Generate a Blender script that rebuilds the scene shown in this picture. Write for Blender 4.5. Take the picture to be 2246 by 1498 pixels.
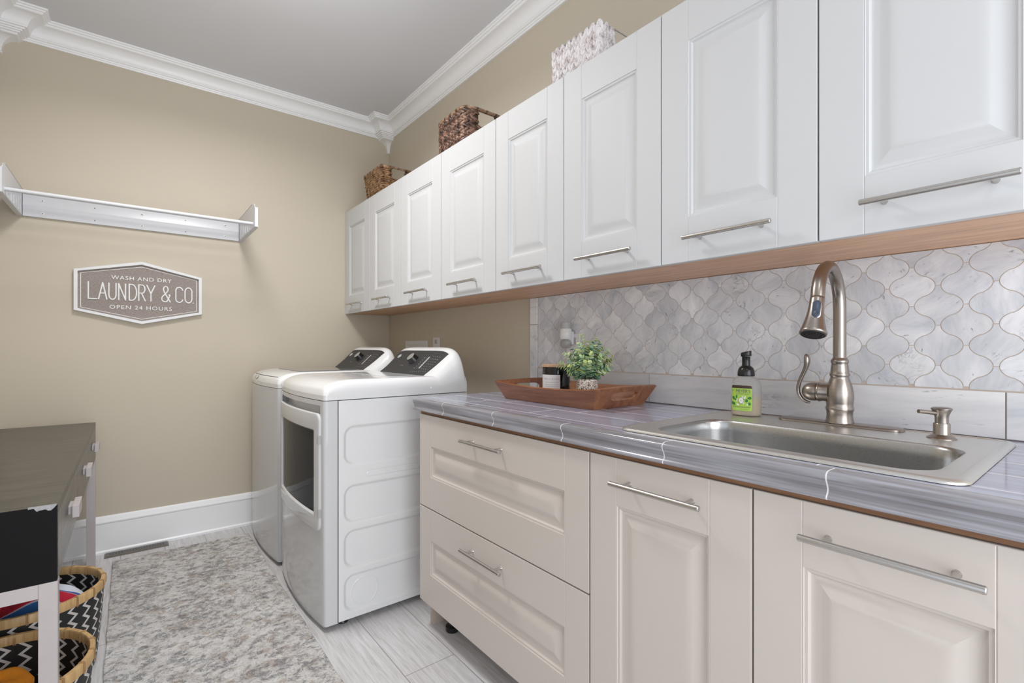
import bpy, bmesh, math, random
from mathutils import Vector, Matrix

for o in list(bpy.data.objects):
    bpy.data.objects.remove(o, do_unlink=True)
S = bpy.context.scene
COL = S.collection
PI = math.pi

# ------------------------------------------------------------------ camera
CAM = Vector((0.0, 0.0, 1.155))
YAW = math.radians(38.173)
FPX = 1065.4
cd = bpy.data.cameras.new('camera')
cam = bpy.data.objects.new('camera', cd)
COL.objects.link(cam)
cam.location = CAM
cam.rotation_euler = (PI / 2, 0, -YAW)
cd.sensor_fit = 'HORIZONTAL'
cd.sensor_width = 36.0
cd.lens = FPX / 2246 * 36.0
cd.shift_y = (761.7 - 749.0) / 2246.0
cd.clip_start = 0.02
S.camera = cam

# ------------------------------------------------------------------ world, lights, exposure
S.view_settings.view_transform = 'Standard'
S.view_settings.look = 'None'
S.view_settings.gamma = 1.0
S.view_settings.use_curve_mapping = False
S.view_settings.exposure = 0.06

w = bpy.data.worlds.new('world')
S.world = w
w.use_nodes = True
w.node_tree.nodes['Background'].inputs[0].default_value = (0.80, 0.88, 1.0, 1)
w.node_tree.nodes['Background'].inputs[1].default_value = 0.75


def area(name, loc, target, sx, sy, power, color, spread=180):
    l = bpy.data.lights.new(name, 'AREA')
    l.shape = 'RECTANGLE'
    l.size, l.size_y = sx, sy
    l.energy = power
    l.color = color
    l.spread = math.radians(spread)
    o = bpy.data.objects.new(name, l)
    COL.objects.link(o)
    o.location = loc
    d = Vector(target) - Vector(loc)
    o.rotation_euler = d.to_track_quat('-Z', 'Y').to_euler()
    return o


def globe(name, loc, power, color, r):
    l = bpy.data.lights.new(name, 'POINT')
    l.energy = power
    l.color = color
    l.shadow_soft_size = r
    o = bpy.data.objects.new(name, l)
    COL.objects.link(o)
    o.location = loc
    return o


# globe ceiling lamp over the aisle (above the top edge of the picture)
globe('ceiling_globe_far', (0.40, 1.95, 2.60), 8.0, (1.0, 0.99, 0.985), 0.13)
globe('fill_globe_near', (0.40, -0.30, 2.55), 6, (1.0, 0.985, 0.97), 0.13)  # extra globe added behind the camera to lift the ceiling
# downward light of the far ceiling lamp
area('ceiling_lamp_down', (0.30, 2.20, 2.76), (0.36, 2.30, 0.0), 0.40, 0.40, 20, (1.0, 0.99, 0.985), 160)
# large soft fill added behind the camera, in an invented window opening
area('rear_fill', (0.45, -1.20, 1.15), (0.45, 3.0, 0.9), 1.70, 2.0, 41, (0.93, 0.965, 1.0))
# low fill added on the left beside the camera, in an invented doorway
area('left_fill', (-0.60, -0.10, 0.85), (1.5, 1.6, 0.95), 1.5, 1.6, 4, (0.98, 0.98, 1.0))


# ------------------------------------------------------------------ materials
def nodes_of(m):
    m.use_nodes = True
    nt = m.node_tree
    return nt, nt.nodes, nt.links, nt.nodes['Principled BSDF']


def N(nt, typ, **kw):
    n = nt.nodes.new(typ)
    for k, v in kw.items():
        if k.startswith('i_'):
            key = k[2:]
            key = int(key) if key.isdigit() else key
            n.inputs[key].default_value = v
        else:
            setattr(n, k, v)
    return n


def math_n(nt, op, a, b=None, c=None):
    n = nt.nodes.new('ShaderNodeMath')
    n.operation = op
    for i, v in enumerate((a, b, c)):
        if v is None:
            continue
        if isinstance(v, (int, float)):
            n.inputs[i].default_value = v
        else:
            nt.links.new(v, n.inputs[i])
    return n.outputs[0]


def mixc(nt, fac, a, b, mode='MIX'):
    n = nt.nodes.new('ShaderNodeMix')
    n.data_type = 'RGBA'
    n.blend_type = mode
    for idx, v in ((0, fac), (6, a), (7, b)):
        if isinstance(v, (int, float)):
            n.inputs[idx].default_value = v
        elif isinstance(v, tuple):
            n.inputs[idx].default_value = (v[0], v[1], v[2], 1)
        else:
            nt.links.new(v, n.inputs[idx])
    return n.outputs[2]


def ramp(nt, fac, stops):
    n = nt.nodes.new('ShaderNodeValToRGB')
    e = n.color_ramp.elements
    while len(e) < len(stops):
        e.new(0.5)
    for i, (p, c) in enumerate(stops):
        e[i].position = p
        e[i].color = (c[0], c[1], c[2], 1) if isinstance(c, tuple) else (c, c, c, 1)
    nt.links.new(fac, n.inputs[0])
    return n.outputs[0]


def objco(nt):
    return nt.nodes.new('ShaderNodeTexCoord').outputs['Object']


def noise(nt, vec, scale, detail=3, rough=0.5, dist=0.0):
    n = nt.nodes.new('ShaderNodeTexNoise')
    n.inputs['Scale'].default_value = scale
    n.inputs['Detail'].default_value = detail
    n.inputs['Roughness'].default_value = rough
    n.inputs['Distortion'].default_value = dist
    nt.links.new(vec, n.inputs['Vector'])
    return n.outputs[0]


def mapping(nt, vec, scale=(1, 1, 1), rot=(0, 0, 0), loc=(0, 0, 0)):
    n = nt.nodes.new('ShaderNodeMapping')
    n.inputs['Scale'].default_value = scale
    n.inputs['Rotation'].default_value = rot
    n.inputs['Location'].default_value = loc
    nt.links.new(vec, n.inputs['Vector'])
    return n.outputs[0]


def bump(nt, b, height, strength=0.2, dist=0.002):
    n = nt.nodes.new('ShaderNodeBump')
    n.inputs['Strength'].default_value = strength
    n.inputs['Distance'].default_value = dist
    nt.links.new(height, n.inputs['Height'])
    nt.links.new(n.outputs[0], b.inputs['Normal'])


def pmat(name, col, rough=0.5, metal=0.0, var=0.04, nscale=12, bumps=0.0, bscale=300, coat=0.0, spec=0.5):
    """plain painted / moulded surface: a base colour with faint procedural unevenness"""
    m = bpy.data.materials.new(name)
    nt, nd, lk, b = nodes_of(m)
    co = objco(nt)
    n = noise(nt, co, nscale, 3)
    c = mixc(nt, n, tuple(x * (1 - var) for x in col), tuple(min(1, x * (1 + var)) for x in col))
    lk.new(c, b.inputs['Base Color'])
    r = math_n(nt, 'MULTIPLY_ADD', n, 0.08, rough - 0.04)
    lk.new(r, b.inputs['Roughness'])
    b.inputs['Metallic'].default_value = metal
    b.inputs['Coat Weight'].default_value = coat
    b.inputs['Specular IOR Level'].default_value = spec
    if bumps:
        bump(nt, b, noise(nt, co, bscale, 2), bumps, 0.001)
    return m


def brushed(name, col, rough, scale=(2, 300, 300), amt=0.12):
    m = bpy.data.materials.new(name)
    nt, nd, lk, b = nodes_of(m)
    co = mapping(nt, objco(nt), scale)
    n = noise(nt, co, 4, 3, 0.6)
    lk.new(mixc(nt, n, tuple(x * (1 - amt) for x in col), tuple(min(1, x * (1 + amt)) for x in col)), b.inputs['Base Color'])
    lk.new(math_n(nt, 'MULTIPLY_ADD', n, amt, rough - amt / 2), b.inputs['Roughness'])
    b.inputs['Metallic'].default_value = 1.0
    return m


def wood(name, c1, c2, rough=0.4, axis='y', scale=9.0, coat=0.0, stretch=14):
    m = bpy.data.materials.new(name)
    nt, nd, lk, b = nodes_of(m)
    sc = {'x': (1, stretch, stretch), 'y': (stretch, 1, stretch), 'z': (stretch, stretch, 1)}[axis]
    co = mapping(nt, objco(nt), sc)
    n = noise(nt, co, scale * 0.35, 5, 0.6, 1.2)
    n2 = noise(nt, co, scale * 2.5, 3, 0.5)
    f = math_n(nt, 'ADD', math_n(nt, 'MULTIPLY', n, 0.75), math_n(nt, 'MULTIPLY', n2, 0.25))
    lk.new(ramp(nt, f, [(0.32, c1), (0.66, c2)]), b.inputs['Base Color'])
    b.inputs['Roughness'].default_value = rough
    b.inputs['Coat Weight'].default_value = coat
    bump(nt, b, n2, 0.08, 0.001)
    return m


M = {}
M['wall'] = pmat('wall_paint', (0.56, 0.50, 0.405), 0.62, var=0.02, nscale=3, bumps=0.12, bscale=160)
M['ceil'] = pmat('ceiling_paint', (0.70, 0.705, 0.735), 0.8, var=0.015, nscale=3)
M['trim'] = pmat('trim_paint', (0.90, 0.905, 0.92), 0.35, var=0.015)
M['upper'] = pmat('upper_cabinet_paint', (0.590, 0.597, 0.608), 0.58, var=0.012, nscale=4)
M['base'] = pmat('base_cabinet_paint', (0.580, 0.525, 0.480), 0.38, var=0.018, nscale=5)
M['nickel'] = brushed('brushed_nickel', (0.36, 0.32, 0.29), 0.30, (4, 4, 200))
M['nickel_dark'] = pmat('dark_nickel', (0.20, 0.18, 0.165), 0.35, metal=1.0)
M['pull'] = brushed('satin_pull_metal', (0.56, 0.54, 0.52), 0.28, (200, 4, 200))
M['steel'] = brushed('sink_steel', (0.50, 0.50, 0.50), 0.28, (2, 160, 160), amt=0.05)
M['rim_steel'] = brushed('sink_rim_steel', (0.72, 0.72, 0.70), 0.36, (90, 5, 90), amt=0.04)
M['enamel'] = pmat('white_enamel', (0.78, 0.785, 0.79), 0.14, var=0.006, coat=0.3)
M['enamel_shaded'] = pmat('white_enamel_shaded', (0.63, 0.635, 0.645), 0.08, var=0.006, coat=0.16, spec=0.2)  # same white enamel, darkened in colour to stand for shade on the fronts
M['rack'] = pmat('white_rack_metal', (0.61, 0.62, 0.65), 0.3, var=0.01)
M['white_plastic'] = pmat('white_plastic', (0.75, 0.75, 0.76), 0.35, var=0.01)
M['grey_plastic'] = pmat('grey_plastic', (0.42, 0.42, 0.42), 0.45)
M['black'] = pmat('black_plastic', (0.012, 0.012, 0.013), 0.25)
M['dark_panel'] = pmat('charcoal_panel', (0.028, 0.028, 0.030), 0.55, var=0.1, nscale=500)
M['knob_face'] = pmat('silver_dial_face', (0.55, 0.55, 0.56), 0.3, metal=0.8)
M['mark'] = pmat('printed_marks', (0.40, 0.40, 0.41), 0.5)
M['seam'] = pmat('seam_dark', (0.10, 0.10, 0.10), 0.6)
M['under'] = wood('cabinet_underside_wood', (0.50, 0.27, 0.155), (0.80, 0.49, 0.30), 0.40, 'y', 7)
M['plywood'] = wood('plywood_edge', (0.16, 0.075, 0.035), (0.30, 0.15, 0.075), 0.6, 'y', 9)
M['toe_wood'] = wood('toe_board', (0.42, 0.33, 0.28), (0.58, 0.49, 0.43), 0.6, 'z', 9)
M['tray'] = wood('walnut_tray', (0.155, 0.052, 0.022), (0.36, 0.15, 0.066), 0.33, 'y', 7, 0.2, 9)
M['lid_wood'] = wood('candle_lid_wood', (0.42, 0.24, 0.14), (0.60, 0.40, 0.26), 0.5, 'x', 9)
M['bamboo'] = wood('bamboo_rim', (0.42, 0.25, 0.10), (0.66, 0.45, 0.22), 0.42, 'z', 9)
M['binding'] = pmat('rattan_binding', (0.40, 0.24, 0.11), 0.55)


def mk_weave(name, c1, c2, c3):
    m = bpy.data.materials.new(name)
    nt, nd, lk, b = nodes_of(m)
    co = objco(nt)
    a = noise(nt, co, 38, 3, 0.6)
    f = noise(nt, co, 190, 3, 0.6)
    v = math_n(nt, 'ADD', math_n(nt, 'MULTIPLY', a, 0.6), math_n(nt, 'MULTIPLY', f, 0.4))
    lk.new(ramp(nt, v, [(0.38, c1), (0.50, c2), (0.64, c3)]), b.inputs['Base Color'])
    b.inputs['Roughness'].default_value = 0.45
    bump(nt, b, f, 0.3, 0.001)
    return m


M['weave_brown'] = mk_weave('water_hyacinth_brown', (0.026, 0.014, 0.011), (0.10, 0.048, 0.031), (0.38, 0.22, 0.15))
M['weave_tan'] = mk_weave('water_hyacinth_tan', (0.075, 0.035, 0.015), (0.22, 0.115, 0.05), (0.46, 0.29, 0.15))
M['rim_tan'] = mk_weave('wrapped_rim_cord', (0.12, 0.06, 0.035), (0.33, 0.20, 0.125), (0.55, 0.38, 0.26))
M['weave_white'] = mk_weave('whitewashed_weave', (0.36, 0.30, 0.29), (0.68, 0.64, 0.65), (0.80, 0.78, 0.80))
M['weave_dark'] = pmat('weave_core', (0.06, 0.035, 0.022), 0.8)
M['weave_white_core'] = pmat('white_weave_core', (0.22, 0.18, 0.17), 0.8)
M['silver'] = pmat('silver_painted_frame', (0.50, 0.46, 0.46), 0.38, metal=0.15, var=0.05, nscale=30)
M['table_top'] = wood('dark_table_top', (0.012, 0.010, 0.008), (0.100, 0.092, 0.072), 0.32, 'x', 13, 0.0, 22)
M['table_front'] = wood('dark_table_front', (0.045, 0.038, 0.030), (0.15, 0.13, 0.105), 0.3, 'y', 14, 0.0, 12)
M['table_black'] = pmat('black_lacquer_end', (0.006, 0.005, 0.006), 0.6, spec=0.15)
M['chip'] = pmat('chipped_paint', (0.36, 0.36, 0.38), 0.6, var=0.3, nscale=150)
M['label_paper'] = pmat('paper_label', (0.70, 0.70, 0.72), 0.7, var=0.03)
M['ink'] = pmat('label_ink', (0.14, 0.12, 0.12), 0.7)
M['soft_ink'] = pmat('pale_label_ink', (0.34, 0.33, 0.34), 0.7)
M['black_glass'] = pmat('black_candle_glass', (0.004, 0.004, 0.005), 0.06)
M['green_label'] = pmat('green_label', (0.36, 0.56, 0.09), 0.45, var=0.1, nscale=80)
M['brown_label'] = pmat('brown_label', (0.055, 0.030, 0.022), 0.45)
M['leaf_print'] = pmat('green_leaf_print', (0.03, 0.20, 0.03), 0.45)
M['white_print'] = pmat('white_print', (0.72, 0.75, 0.66), 0.5)
M['sign_frame'] = pmat('white_sign_frame', (0.78, 0.79, 0.81), 0.5)
M['sign_letter'] = pmat('white_sign_letters', (0.86, 0.86, 0.86), 0.5)
M['rubber'] = pmat('aerator_rubber', (0.02, 0.02, 0.02), 0.5)
M['button'] = pmat('blue_grey_button', (0.045, 0.055, 0.085), 0.3)
M['stem'] = pmat('plant_stem', (0.16, 0.20, 0.11), 0.6)
M['soil'] = pmat('moss_filling', (0.05, 0.045, 0.03), 0.9, bumps=0.8, bscale=200)
M['vent'] = pmat('floor_register_metal', (0.17, 0.155, 0.135), 0.4, metal=0.6)
M['orange'] = pmat('orange_towel', (0.78, 0.27, 0.015), 0.95, var=0.1, nscale=80, bumps=1.0, bscale=500)
M['fresh_oil'] = pmat('freshener_bottle', (0.42, 0.40, 0.36), 0.12, coat=0.6)
M['lid_glass'] = pmat('tinted_lid_glass', (0.16, 0.17, 0.18), 0.05, coat=0.5)


def mk_window_glass():
    m = bpy.data.materials.new('dryer_window_glass')
    nt, nd, lk, b = nodes_of(m)
    n = noise(nt, objco(nt), 5, 2)
    lk.new(mixc(nt, n, (0.040, 0.040, 0.041), (0.052, 0.052, 0.054)), b.inputs['Base Color'])
    b.inputs['Roughness'].default_value = 0.03
    b.inputs['IOR'].default_value = 1.10
    return m


M['door_glass'] = mk_window_glass()


def mk_leaf():
    m = bpy.data.materials.new('eucalyptus_leaf')
    nt, nd, lk, b = nodes_of(m)
    at = nd.new('ShaderNodeAttribute')
    at.attribute_name = 'rnd'
    n = noise(nt, objco(nt), 140, 2)
    f = math_n(nt, 'ADD', math_n(nt, 'MULTIPLY', at.outputs['Fac'], 0.75), math_n(nt, 'MULTIPLY', n, 0.25))
    c = ramp(nt, f, [(0.08, (0.03, 0.10, 0.06)), (0.28, (0.12, 0.26, 0.17)), (0.46, (0.33, 0.50, 0.36)),
                     (0.62, (0.44, 0.54, 0.14)), (0.82, (0.68, 0.76, 0.52))])
    lk.new(c, b.inputs['Base Color'])
    b.inputs['Roughness'].default_value = 0.55
    return m


M['leaf'] = mk_leaf()


def mk_pot():
    m = bpy.data.materials.new('speckled_pot')
    nt, nd, lk, b = nodes_of(m)
    co = mapping(nt, objco(nt), (1, 1, 0.75), (0.5, 0.3, 0))
    v = N(nt, 'ShaderNodeTexVoronoi', i_Scale=380.0)
    v.feature = 'F1'
    lk.new(co, v.inputs['Vector'])
    sep = N(nt, 'ShaderNodeSeparateColor')
    lk.new(v.outputs['Color'], sep.inputs[0])
    c = ramp(nt, sep.outputs[0], [(0.0, (0.10, 0.07, 0.055)), (0.20, (0.34, 0.25, 0.20)), (0.34, (0.66, 0.58, 0.52)), (0.6, (0.86, 0.82, 0.77))])
    c.node.color_ramp.interpolation = 'CONSTANT'
    lk.new(c, b.inputs['Base Color'])
    b.inputs['Roughness'].default_value = 0.4
    return m


M['pot'] = mk_pot()


def mk_marble(name, scale=1.0, warm=0.0, streak=False):
    m = bpy.data.materials.new(name)
    nt, nd, lk, b = nodes_of(m)
    co = objco(nt)
    at = nd.new('ShaderNodeAttribute')
    at.attribute_name = 'rnd'
    off = nd.new('ShaderNodeVectorMath')
    off.operation = 'MULTIPLY_ADD'
    lk.new(at.outputs['Color'], off.inputs[0])
    off.inputs[1].default_value = (9, 13, 17)
    lk.new(co, off.inputs[2])
    v = off.outputs[0]
    if streak:
        v = mapping(nt, v, (1, 0.35, 1), (0.25, 0, 0))
    rot = N(nt, 'ShaderNodeVectorRotate')
    rot.rotation_type = 'AXIS_ANGLE'
    rot.inputs['Axis'].default_value = (1, 0, 0)
    lk.new(v, rot.inputs['Vector'])
    sep = N(nt, 'ShaderNodeSeparateColor')
    lk.new(at.outputs['Color'], sep.inputs[0])
    lk.new(math_n(nt, 'MULTIPLY', sep.outputs[1], 2.0), rot.inputs['Angle'])
    v2 = mapping(nt, rot.outputs[0], (1, 0.45, 1))
    cloud = noise(nt, v2, 13 * scale, 4, 0.6, 0.6)
    vein = noise(nt, v2, 26 * scale, 6, 0.66, 1.3)
    vv = math_n(nt, 'ABSOLUTE', math_n(nt, 'SUBTRACT', vein, 0.5))
    vm = ramp(nt, vv, [(0.0, 1.0), (0.010, 0.5), (0.030, 0.0)])
    msk = ramp(nt, noise(nt, v, 9 * scale, 2), [(0.56, 0.0), (0.72, 0.8)])
    vf = math_n(nt, 'MULTIPLY', math_n(nt, 'MULTIPLY', vm, msk), 0.85)
    spots = ramp(nt, noise(nt, mapping(nt, rot.outputs[0], (1, 0.5, 1.4)), 95, 3, 0.6), [(0.62, 0.0), (0.70, 0.85)])
    spots = math_n(nt, 'MULTIPLY', spots, ramp(nt, noise(nt, v, 18, 2), [(0.50, 0.0), (0.62, 1.0)]))
    base = ramp(nt, cloud, [(0.28, (0.53, 0.55, 0.60)), (0.50, (0.69 + warm, 0.70 + warm * .6, 0.735)), (0.70, (0.84 + warm, 0.84 + warm * .6, 0.86))])
    grain = noise(nt, mapping(nt, rot.outputs[0], (1, 0.16, 1)), 130, 4, 0.7)
    base = mixc(nt, 0.18, base, ramp(nt, grain, [(0.34, 0.25), (0.66, 0.78)]), 'OVERLAY')
    tint = math_n(nt, 'MULTIPLY_ADD', sep.outputs[0], 0.17, 0.88)
    hsv = N(nt, 'ShaderNodeHueSaturation')
    lk.new(base, hsv.inputs['Color'])
    lk.new(tint, hsv.inputs['Value'])
    c = mixc(nt, vf, hsv.outputs[0], (0.23, 0.235, 0.26))
    c = mixc(nt, spots, c, (0.17, 0.18, 0.21))
    lk.new(c, b.inputs['Base Color'])
    b.inputs['Roughness'].default_value = 0.30
    return m


M['marble'] = mk_marble('marble_lantern_tile')
M['marble_strip'] = mk_marble('marble_border_tile', 0.7, 0.02, True)
M['grout'] = pmat('beige_grout', (0.55, 0.465, 0.405), 0.9, var=0.1, nscale=60)


def mk_counter(cap):
    m = bpy.data.materials.new('countertop_edge_tile' if cap else 'countertop_tile')
    nt, nd, lk, b = nodes_of(m)
    co = objco(nt)
    sep = N(nt, 'ShaderNodeSeparateXYZ')
    lk.new(co, sep.inputs[0])
    stre = mapping(nt, co, (60, 2.2, 60) if not cap else (55, 1.5, 55))
    n = noise(nt, stre, 2.0, 4, 0.6, 0.4)
    n2 = noise(nt, mapping(nt, co, (8, 1.5, 8)), 2.0, 2)
    f = math_n(nt, 'ADD', math_n(nt, 'MULTIPLY', n, 0.7), math_n(nt, 'MULTIPLY', n2, 0.3))
    col = ramp(nt, f, [(0.33, (0.15, 0.14, 0.14)), (0.50, (0.27, 0.265, 0.29)), (0.68, (0.42, 0.425, 0.48))] if cap else [(0.33, (0.28, 0.28, 0.35)), (0.50, (0.37, 0.385, 0.49)), (0.68, (0.48, 0.50, 0.63))])
    if cap:
        u = math_n(nt, 'MULTIPLY', math_n(nt, 'SUBTRACT', sep.outputs[1], 0.3905), 1 / 0.3237)
        fr = math_n(nt, 'PINGPONG', u, 0.5)
        mort = math_n(nt, 'LESS_THAN', fr, 0.0038)
    else:
        bt = N(nt, 'ShaderNodeTexBrick')
        bt.offset = 0.26
        bt.offset_frequency = 2
        cb = N(nt, 'ShaderNodeCombineXYZ')
        lk.new(math_n(nt, 'SUBTRACT', sep.outputs[1], 1.067 - 0.38 * 4), cb.inputs[0])
        lk.new(math_n(nt, 'SUBTRACT', sep.outputs[0], 0.970 - 0.1265 * 4), cb.inputs[1])
        lk.new(cb.outputs[0], bt.inputs['Vector'])
        bt.inputs['Scale'].default_value = 1.0
        bt.inputs['Brick Width'].default_value = 0.38
        bt.inputs['Row Height'].default_value = 0.1265
        bt.inputs['Mortar Size'].default_value = 0.0018
        bt.inputs['Mortar Smooth'].default_value = 0.0
        bt.inputs['Color1'].default_value = (0, 0, 0, 1)
        bt.inputs['Color2'].default_value = (0, 0, 0, 1)
        bt.inputs['Mortar'].default_value = (1, 1, 1, 1)
        mort = bt.outputs['Fac']
    c = mixc(nt, mort, col, (0.78, 0.76, 0.77))
    lk.new(c, b.inputs['Base Color'])
    lk.new(math_n(nt, 'MULTIPLY_ADD', mort, 0.5, 0.10 if not cap else 0.13), b.inputs['Roughness'])
    bump(nt, b, math_n(nt, 'SUBTRACT', 1.0, mort), 0.35, 0.001)
    return m


M['counter'] = mk_counter(False)
M['cap'] = mk_counter(True)


def mk_floor():
    m = bpy.data.materials.new('wood_look_floor_tile')
    nt, nd, lk, b = nodes_of(m)
    co = objco(nt)
    sep = N(nt, 'ShaderNodeSeparateXYZ')
    lk.new(co, sep.inputs[0])
    cb = N(nt, 'ShaderNodeCombineXYZ')
    lk.new(math_n(nt, 'SUBTRACT', sep.outputs[1], 1.572 - 1.2 * 4), cb.inputs[0])
    lk.new(math_n(nt, 'SUBTRACT', sep.outputs[0], 0.758 - 0.2 * 21), cb.inputs[1])
    bt = N(nt, 'ShaderNodeTexBrick')
    bt.offset = 0.2567
    bt.offset_frequency = 2
    lk.new(cb.outputs[0], bt.inputs['Vector'])
    bt.inputs['Scale'].default_value = 1.0
    bt.inputs['Brick Width'].default_value = 1.2
    bt.inputs['Row Height'].default_value = 0.2
    bt.inputs['Mortar Size'].default_value = 0.0016
    bt.inputs['Mortar Smooth'].default_value = 0.0
    bt.inputs['Color1'].default_value = (0.35, 0.35, 0.35, 1)
    bt.inputs['Color2'].default_value = (0.65, 0.65, 0.65, 1)
    bt.inputs['Mortar'].default_value = (0.5, 0.5, 0.5, 1)
    g = noise(nt, mapping(nt, co, (26, 1.6, 1)), 3.2, 6, 0.65, 0.8)
    g2 = noise(nt, mapping(nt, co, (150, 5, 1)), 3.0, 4, 0.6)
    f = math_n(nt, 'ADD', math_n(nt, 'MULTIPLY', g, 0.72), math_n(nt, 'MULTIPLY', g2, 0.28))
    c = ramp(nt, f, [(0.33, (0.44, 0.41, 0.40)), (0.48, (0.60, 0.585, 0.59)), (0.64, (0.73, 0.72, 0.74))])
    c = mixc(nt, 0.14, c, bt.outputs['Color'])
    c = mixc(nt, bt.outputs['Fac'], c, (0.30, 0.28, 0.27))
    lk.new(c, b.inputs['Base Color'])
    b.inputs['Roughness'].default_value = 0.36
    bump(nt, b, g2, 0.06, 0.001)
    return m


M['floor'] = mk_floor()


def mk_rug():
    m = bpy.data.materials.new('distressed_rug_pile')
    nt, nd, lk, b = nodes_of(m)
    co = objco(nt)
    stre = mapping(nt, co, (1.0, 1.15, 1))
    big = noise(nt, stre, 4.5, 4, 0.65, 0.8)
    mid = noise(nt, mapping(nt, co, (1.0, 0.95, 1)), 34, 8, 0.84, 0.1)
    fine = noise(nt, mapping(nt, co, (1, 0.9, 1)), 170, 5, 0.85)
    tuft = noise(nt, co, 420, 3, 0.7)
    f = math_n(nt, 'ADD', math_n(nt, 'MULTIPLY', mid, 0.62), math_n(nt, 'MULTIPLY', fine, 0.38))
    f2 = math_n(nt, 'ADD', f, math_n(nt, 'MULTIPLY', math_n(nt, 'SUBTRACT', big, 0.5), 0.30))
    base = ramp(nt, f2, [(0.37, (0.22, 0.21, 0.205)), (0.43, (0.45, 0.43, 0.415)), (0.485, (0.62, 0.605, 0.59)), (0.60, (0.80, 0.79, 0.775))])
    br = noise(nt, mapping(nt, co, (1, 1.1, 1), loc=(3, 1, 0)), 15, 5, 0.72, 0.6)
    brm = math_n(nt, 'MULTIPLY', ramp(nt, br, [(0.515, 0.0), (0.60, 0.72)]), ramp(nt, fine, [(0.36, 0.25), (0.6, 1.0)]))
    c = mixc(nt, brm, base, (0.30, 0.215, 0.16))
    bl = noise(nt, mapping(nt, co, (1, 1.2, 1), loc=(7, 4, 0)), 26, 5, 0.72, 0.5)
    blm = math_n(nt, 'MULTIPLY', ramp(nt, bl, [(0.51, 0.0), (0.57, 1.0)]), ramp(nt, fine, [(0.4, 0.1), (0.6, 1.0)]))
    c = mixc(nt, blm, c, (0.16, 0.165, 0.19))
    c = mixc(nt, 0.60, c, ramp(nt, tuft, [(0.3, (0.2, 0.2, 0.2)), (0.7, (0.9, 0.89, 0.88))]), 'OVERLAY')
    lk.new(c, b.inputs['Base Color'])
    b.inputs['Roughness'].default_value = 1.0
    b.inputs['Specular IOR Level'].default_value = 0.1
    h = math_n(nt, 'ADD', math_n(nt, 'MULTIPLY', tuft, 0.6), fine)
    bump(nt, b, h, 0.7, 0.004)
    return m


M['rug'] = mk_rug()


def mk_chevron():
    m = bpy.data.materials.new('black_white_chevron_weave')
    nt, nd, lk, b = nodes_of(m)
    uv = nd.new('ShaderNodeTexCoord').outputs['UV']
    sep = N(nt, 'ShaderNodeSeparateXYZ')
    lk.new(uv, sep.inputs[0])
    tri = math_n(nt, 'PINGPONG', math_n(nt, 'MULTIPLY', sep.outputs[1], 1.0), 0.5)     # v in zig periods
    u = math_n(nt, 'ADD', sep.outputs[0], math_n(nt, 'MULTIPLY', tri, 0.95))
    fr = math_n(nt, 'FRACT', u)
    line = math_n(nt, 'LESS_THAN', fr, 0.25)
    n = noise(nt, objco(nt), 400, 2)
    wht = mixc(nt, n, (0.58, 0.56, 0.54), (0.82, 0.80, 0.78))
    blk = mixc(nt, n, (0.006, 0.006, 0.007), (0.03, 0.03, 0.032))
    lk.new(mixc(nt, line, blk, wht), b.inputs['Base Color'])
    b.inputs['Roughness'].default_value = 0.5
    bump(nt, b, line, 0.3, 0.001)
    return m


M['chevron'] = mk_chevron()


def mk_towel():
    m = bpy.data.materials.new('striped_towel')
    nt, nd, lk, b = nodes_of(m)
    uv = nd.new('ShaderNodeTexCoord').outputs['UV']
    sep = N(nt, 'ShaderNodeSeparateXYZ')
    lk.new(uv, sep.inputs[0])
    c = ramp(nt, sep.outputs[0], [(0.0, (0.02, 0.10, 0.30)), (0.10, (0.02, 0.10, 0.30)), (0.185, (0.45, 0.40, 0.50)), (0.20, (0.50, 0.012, 0.04)), (0.38, (0.45, 0.40, 0.50)),
                                  (0.395, (0.06, 0.10, 0.33)), (0.46, (0.70, 0.74, 0.82)), (1.0, (0.70, 0.74, 0.82))])
    c.node.color_ramp.interpolation = 'CONSTANT'
    lk.new(c, b.inputs['Base Color'])
    b.inputs['Roughness'].default_value = 0.95
    bump(nt, b, noise(nt, objco(nt), 500, 2), 0.9, 0.002)
    return m


M['towel'] = mk_towel()


def mk_linen():
    m = bpy.data.materials.new('taupe_linen_board')
    nt, nd, lk, b = nodes_of(m)
    co = objco(nt)
    a = noise(nt, mapping(nt, co, (1, 1, 8)), 90, 2)
    c2 = noise(nt, mapping(nt, co, (8, 1, 1)), 90, 2)
    f = math_n(nt, 'MULTIPLY', math_n(nt, 'ADD', a, c2), 0.5)
    lk.new(ramp(nt, f, [(0.36, (0.235, 0.195, 0.175)), (0.62, (0.37, 0.325, 0.30))]), b.inputs['Base Color'])
    b.inputs['Roughness'].default_value = 0.85
    return m


M['linen'] = mk_linen()


def mk_milky():
    m = bpy.data.materials.new('translucent_bottle')
    nt, nd, lk, b = nodes_of(m)
    n = noise(nt, objco(nt), 30, 2)
    lk.new(mixc(nt, n, (0.70, 0.70, 0.68), (0.76, 0.76, 0.74)), b.inputs['Base Color'])
    b.inputs['Roughness'].default_value = 0.32
    b.inputs['Transmission Weight'].default_value = 0.80
    b.inputs['IOR'].default_value = 1.2
    return m


M['milky'] = mk_milky()
M['liquid'] = pmat('amber_soap', (0.62, 0.47, 0.28), 0.2)


def mk_printed_panel_marks():
    return M['mark']


# ------------------------------------------------------------------ object helpers
ORG = {}


def tag(o, label, cat, group=None, kind=None):
    if label:
        o['label'] = label
    if cat:
        o['category'] = cat
    if group:
        o['group'] = group
    if kind:
        o['kind'] = kind
    return o


def thing(name, loc, label, cat, group=None):
    o = bpy.data.objects.new(name, None)
    COL.objects.link(o)
    o.location = loc
    o.empty_display_size = 0.05
    ORG[o] = Vector(loc)
    return tag(o, label, cat, group)


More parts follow.
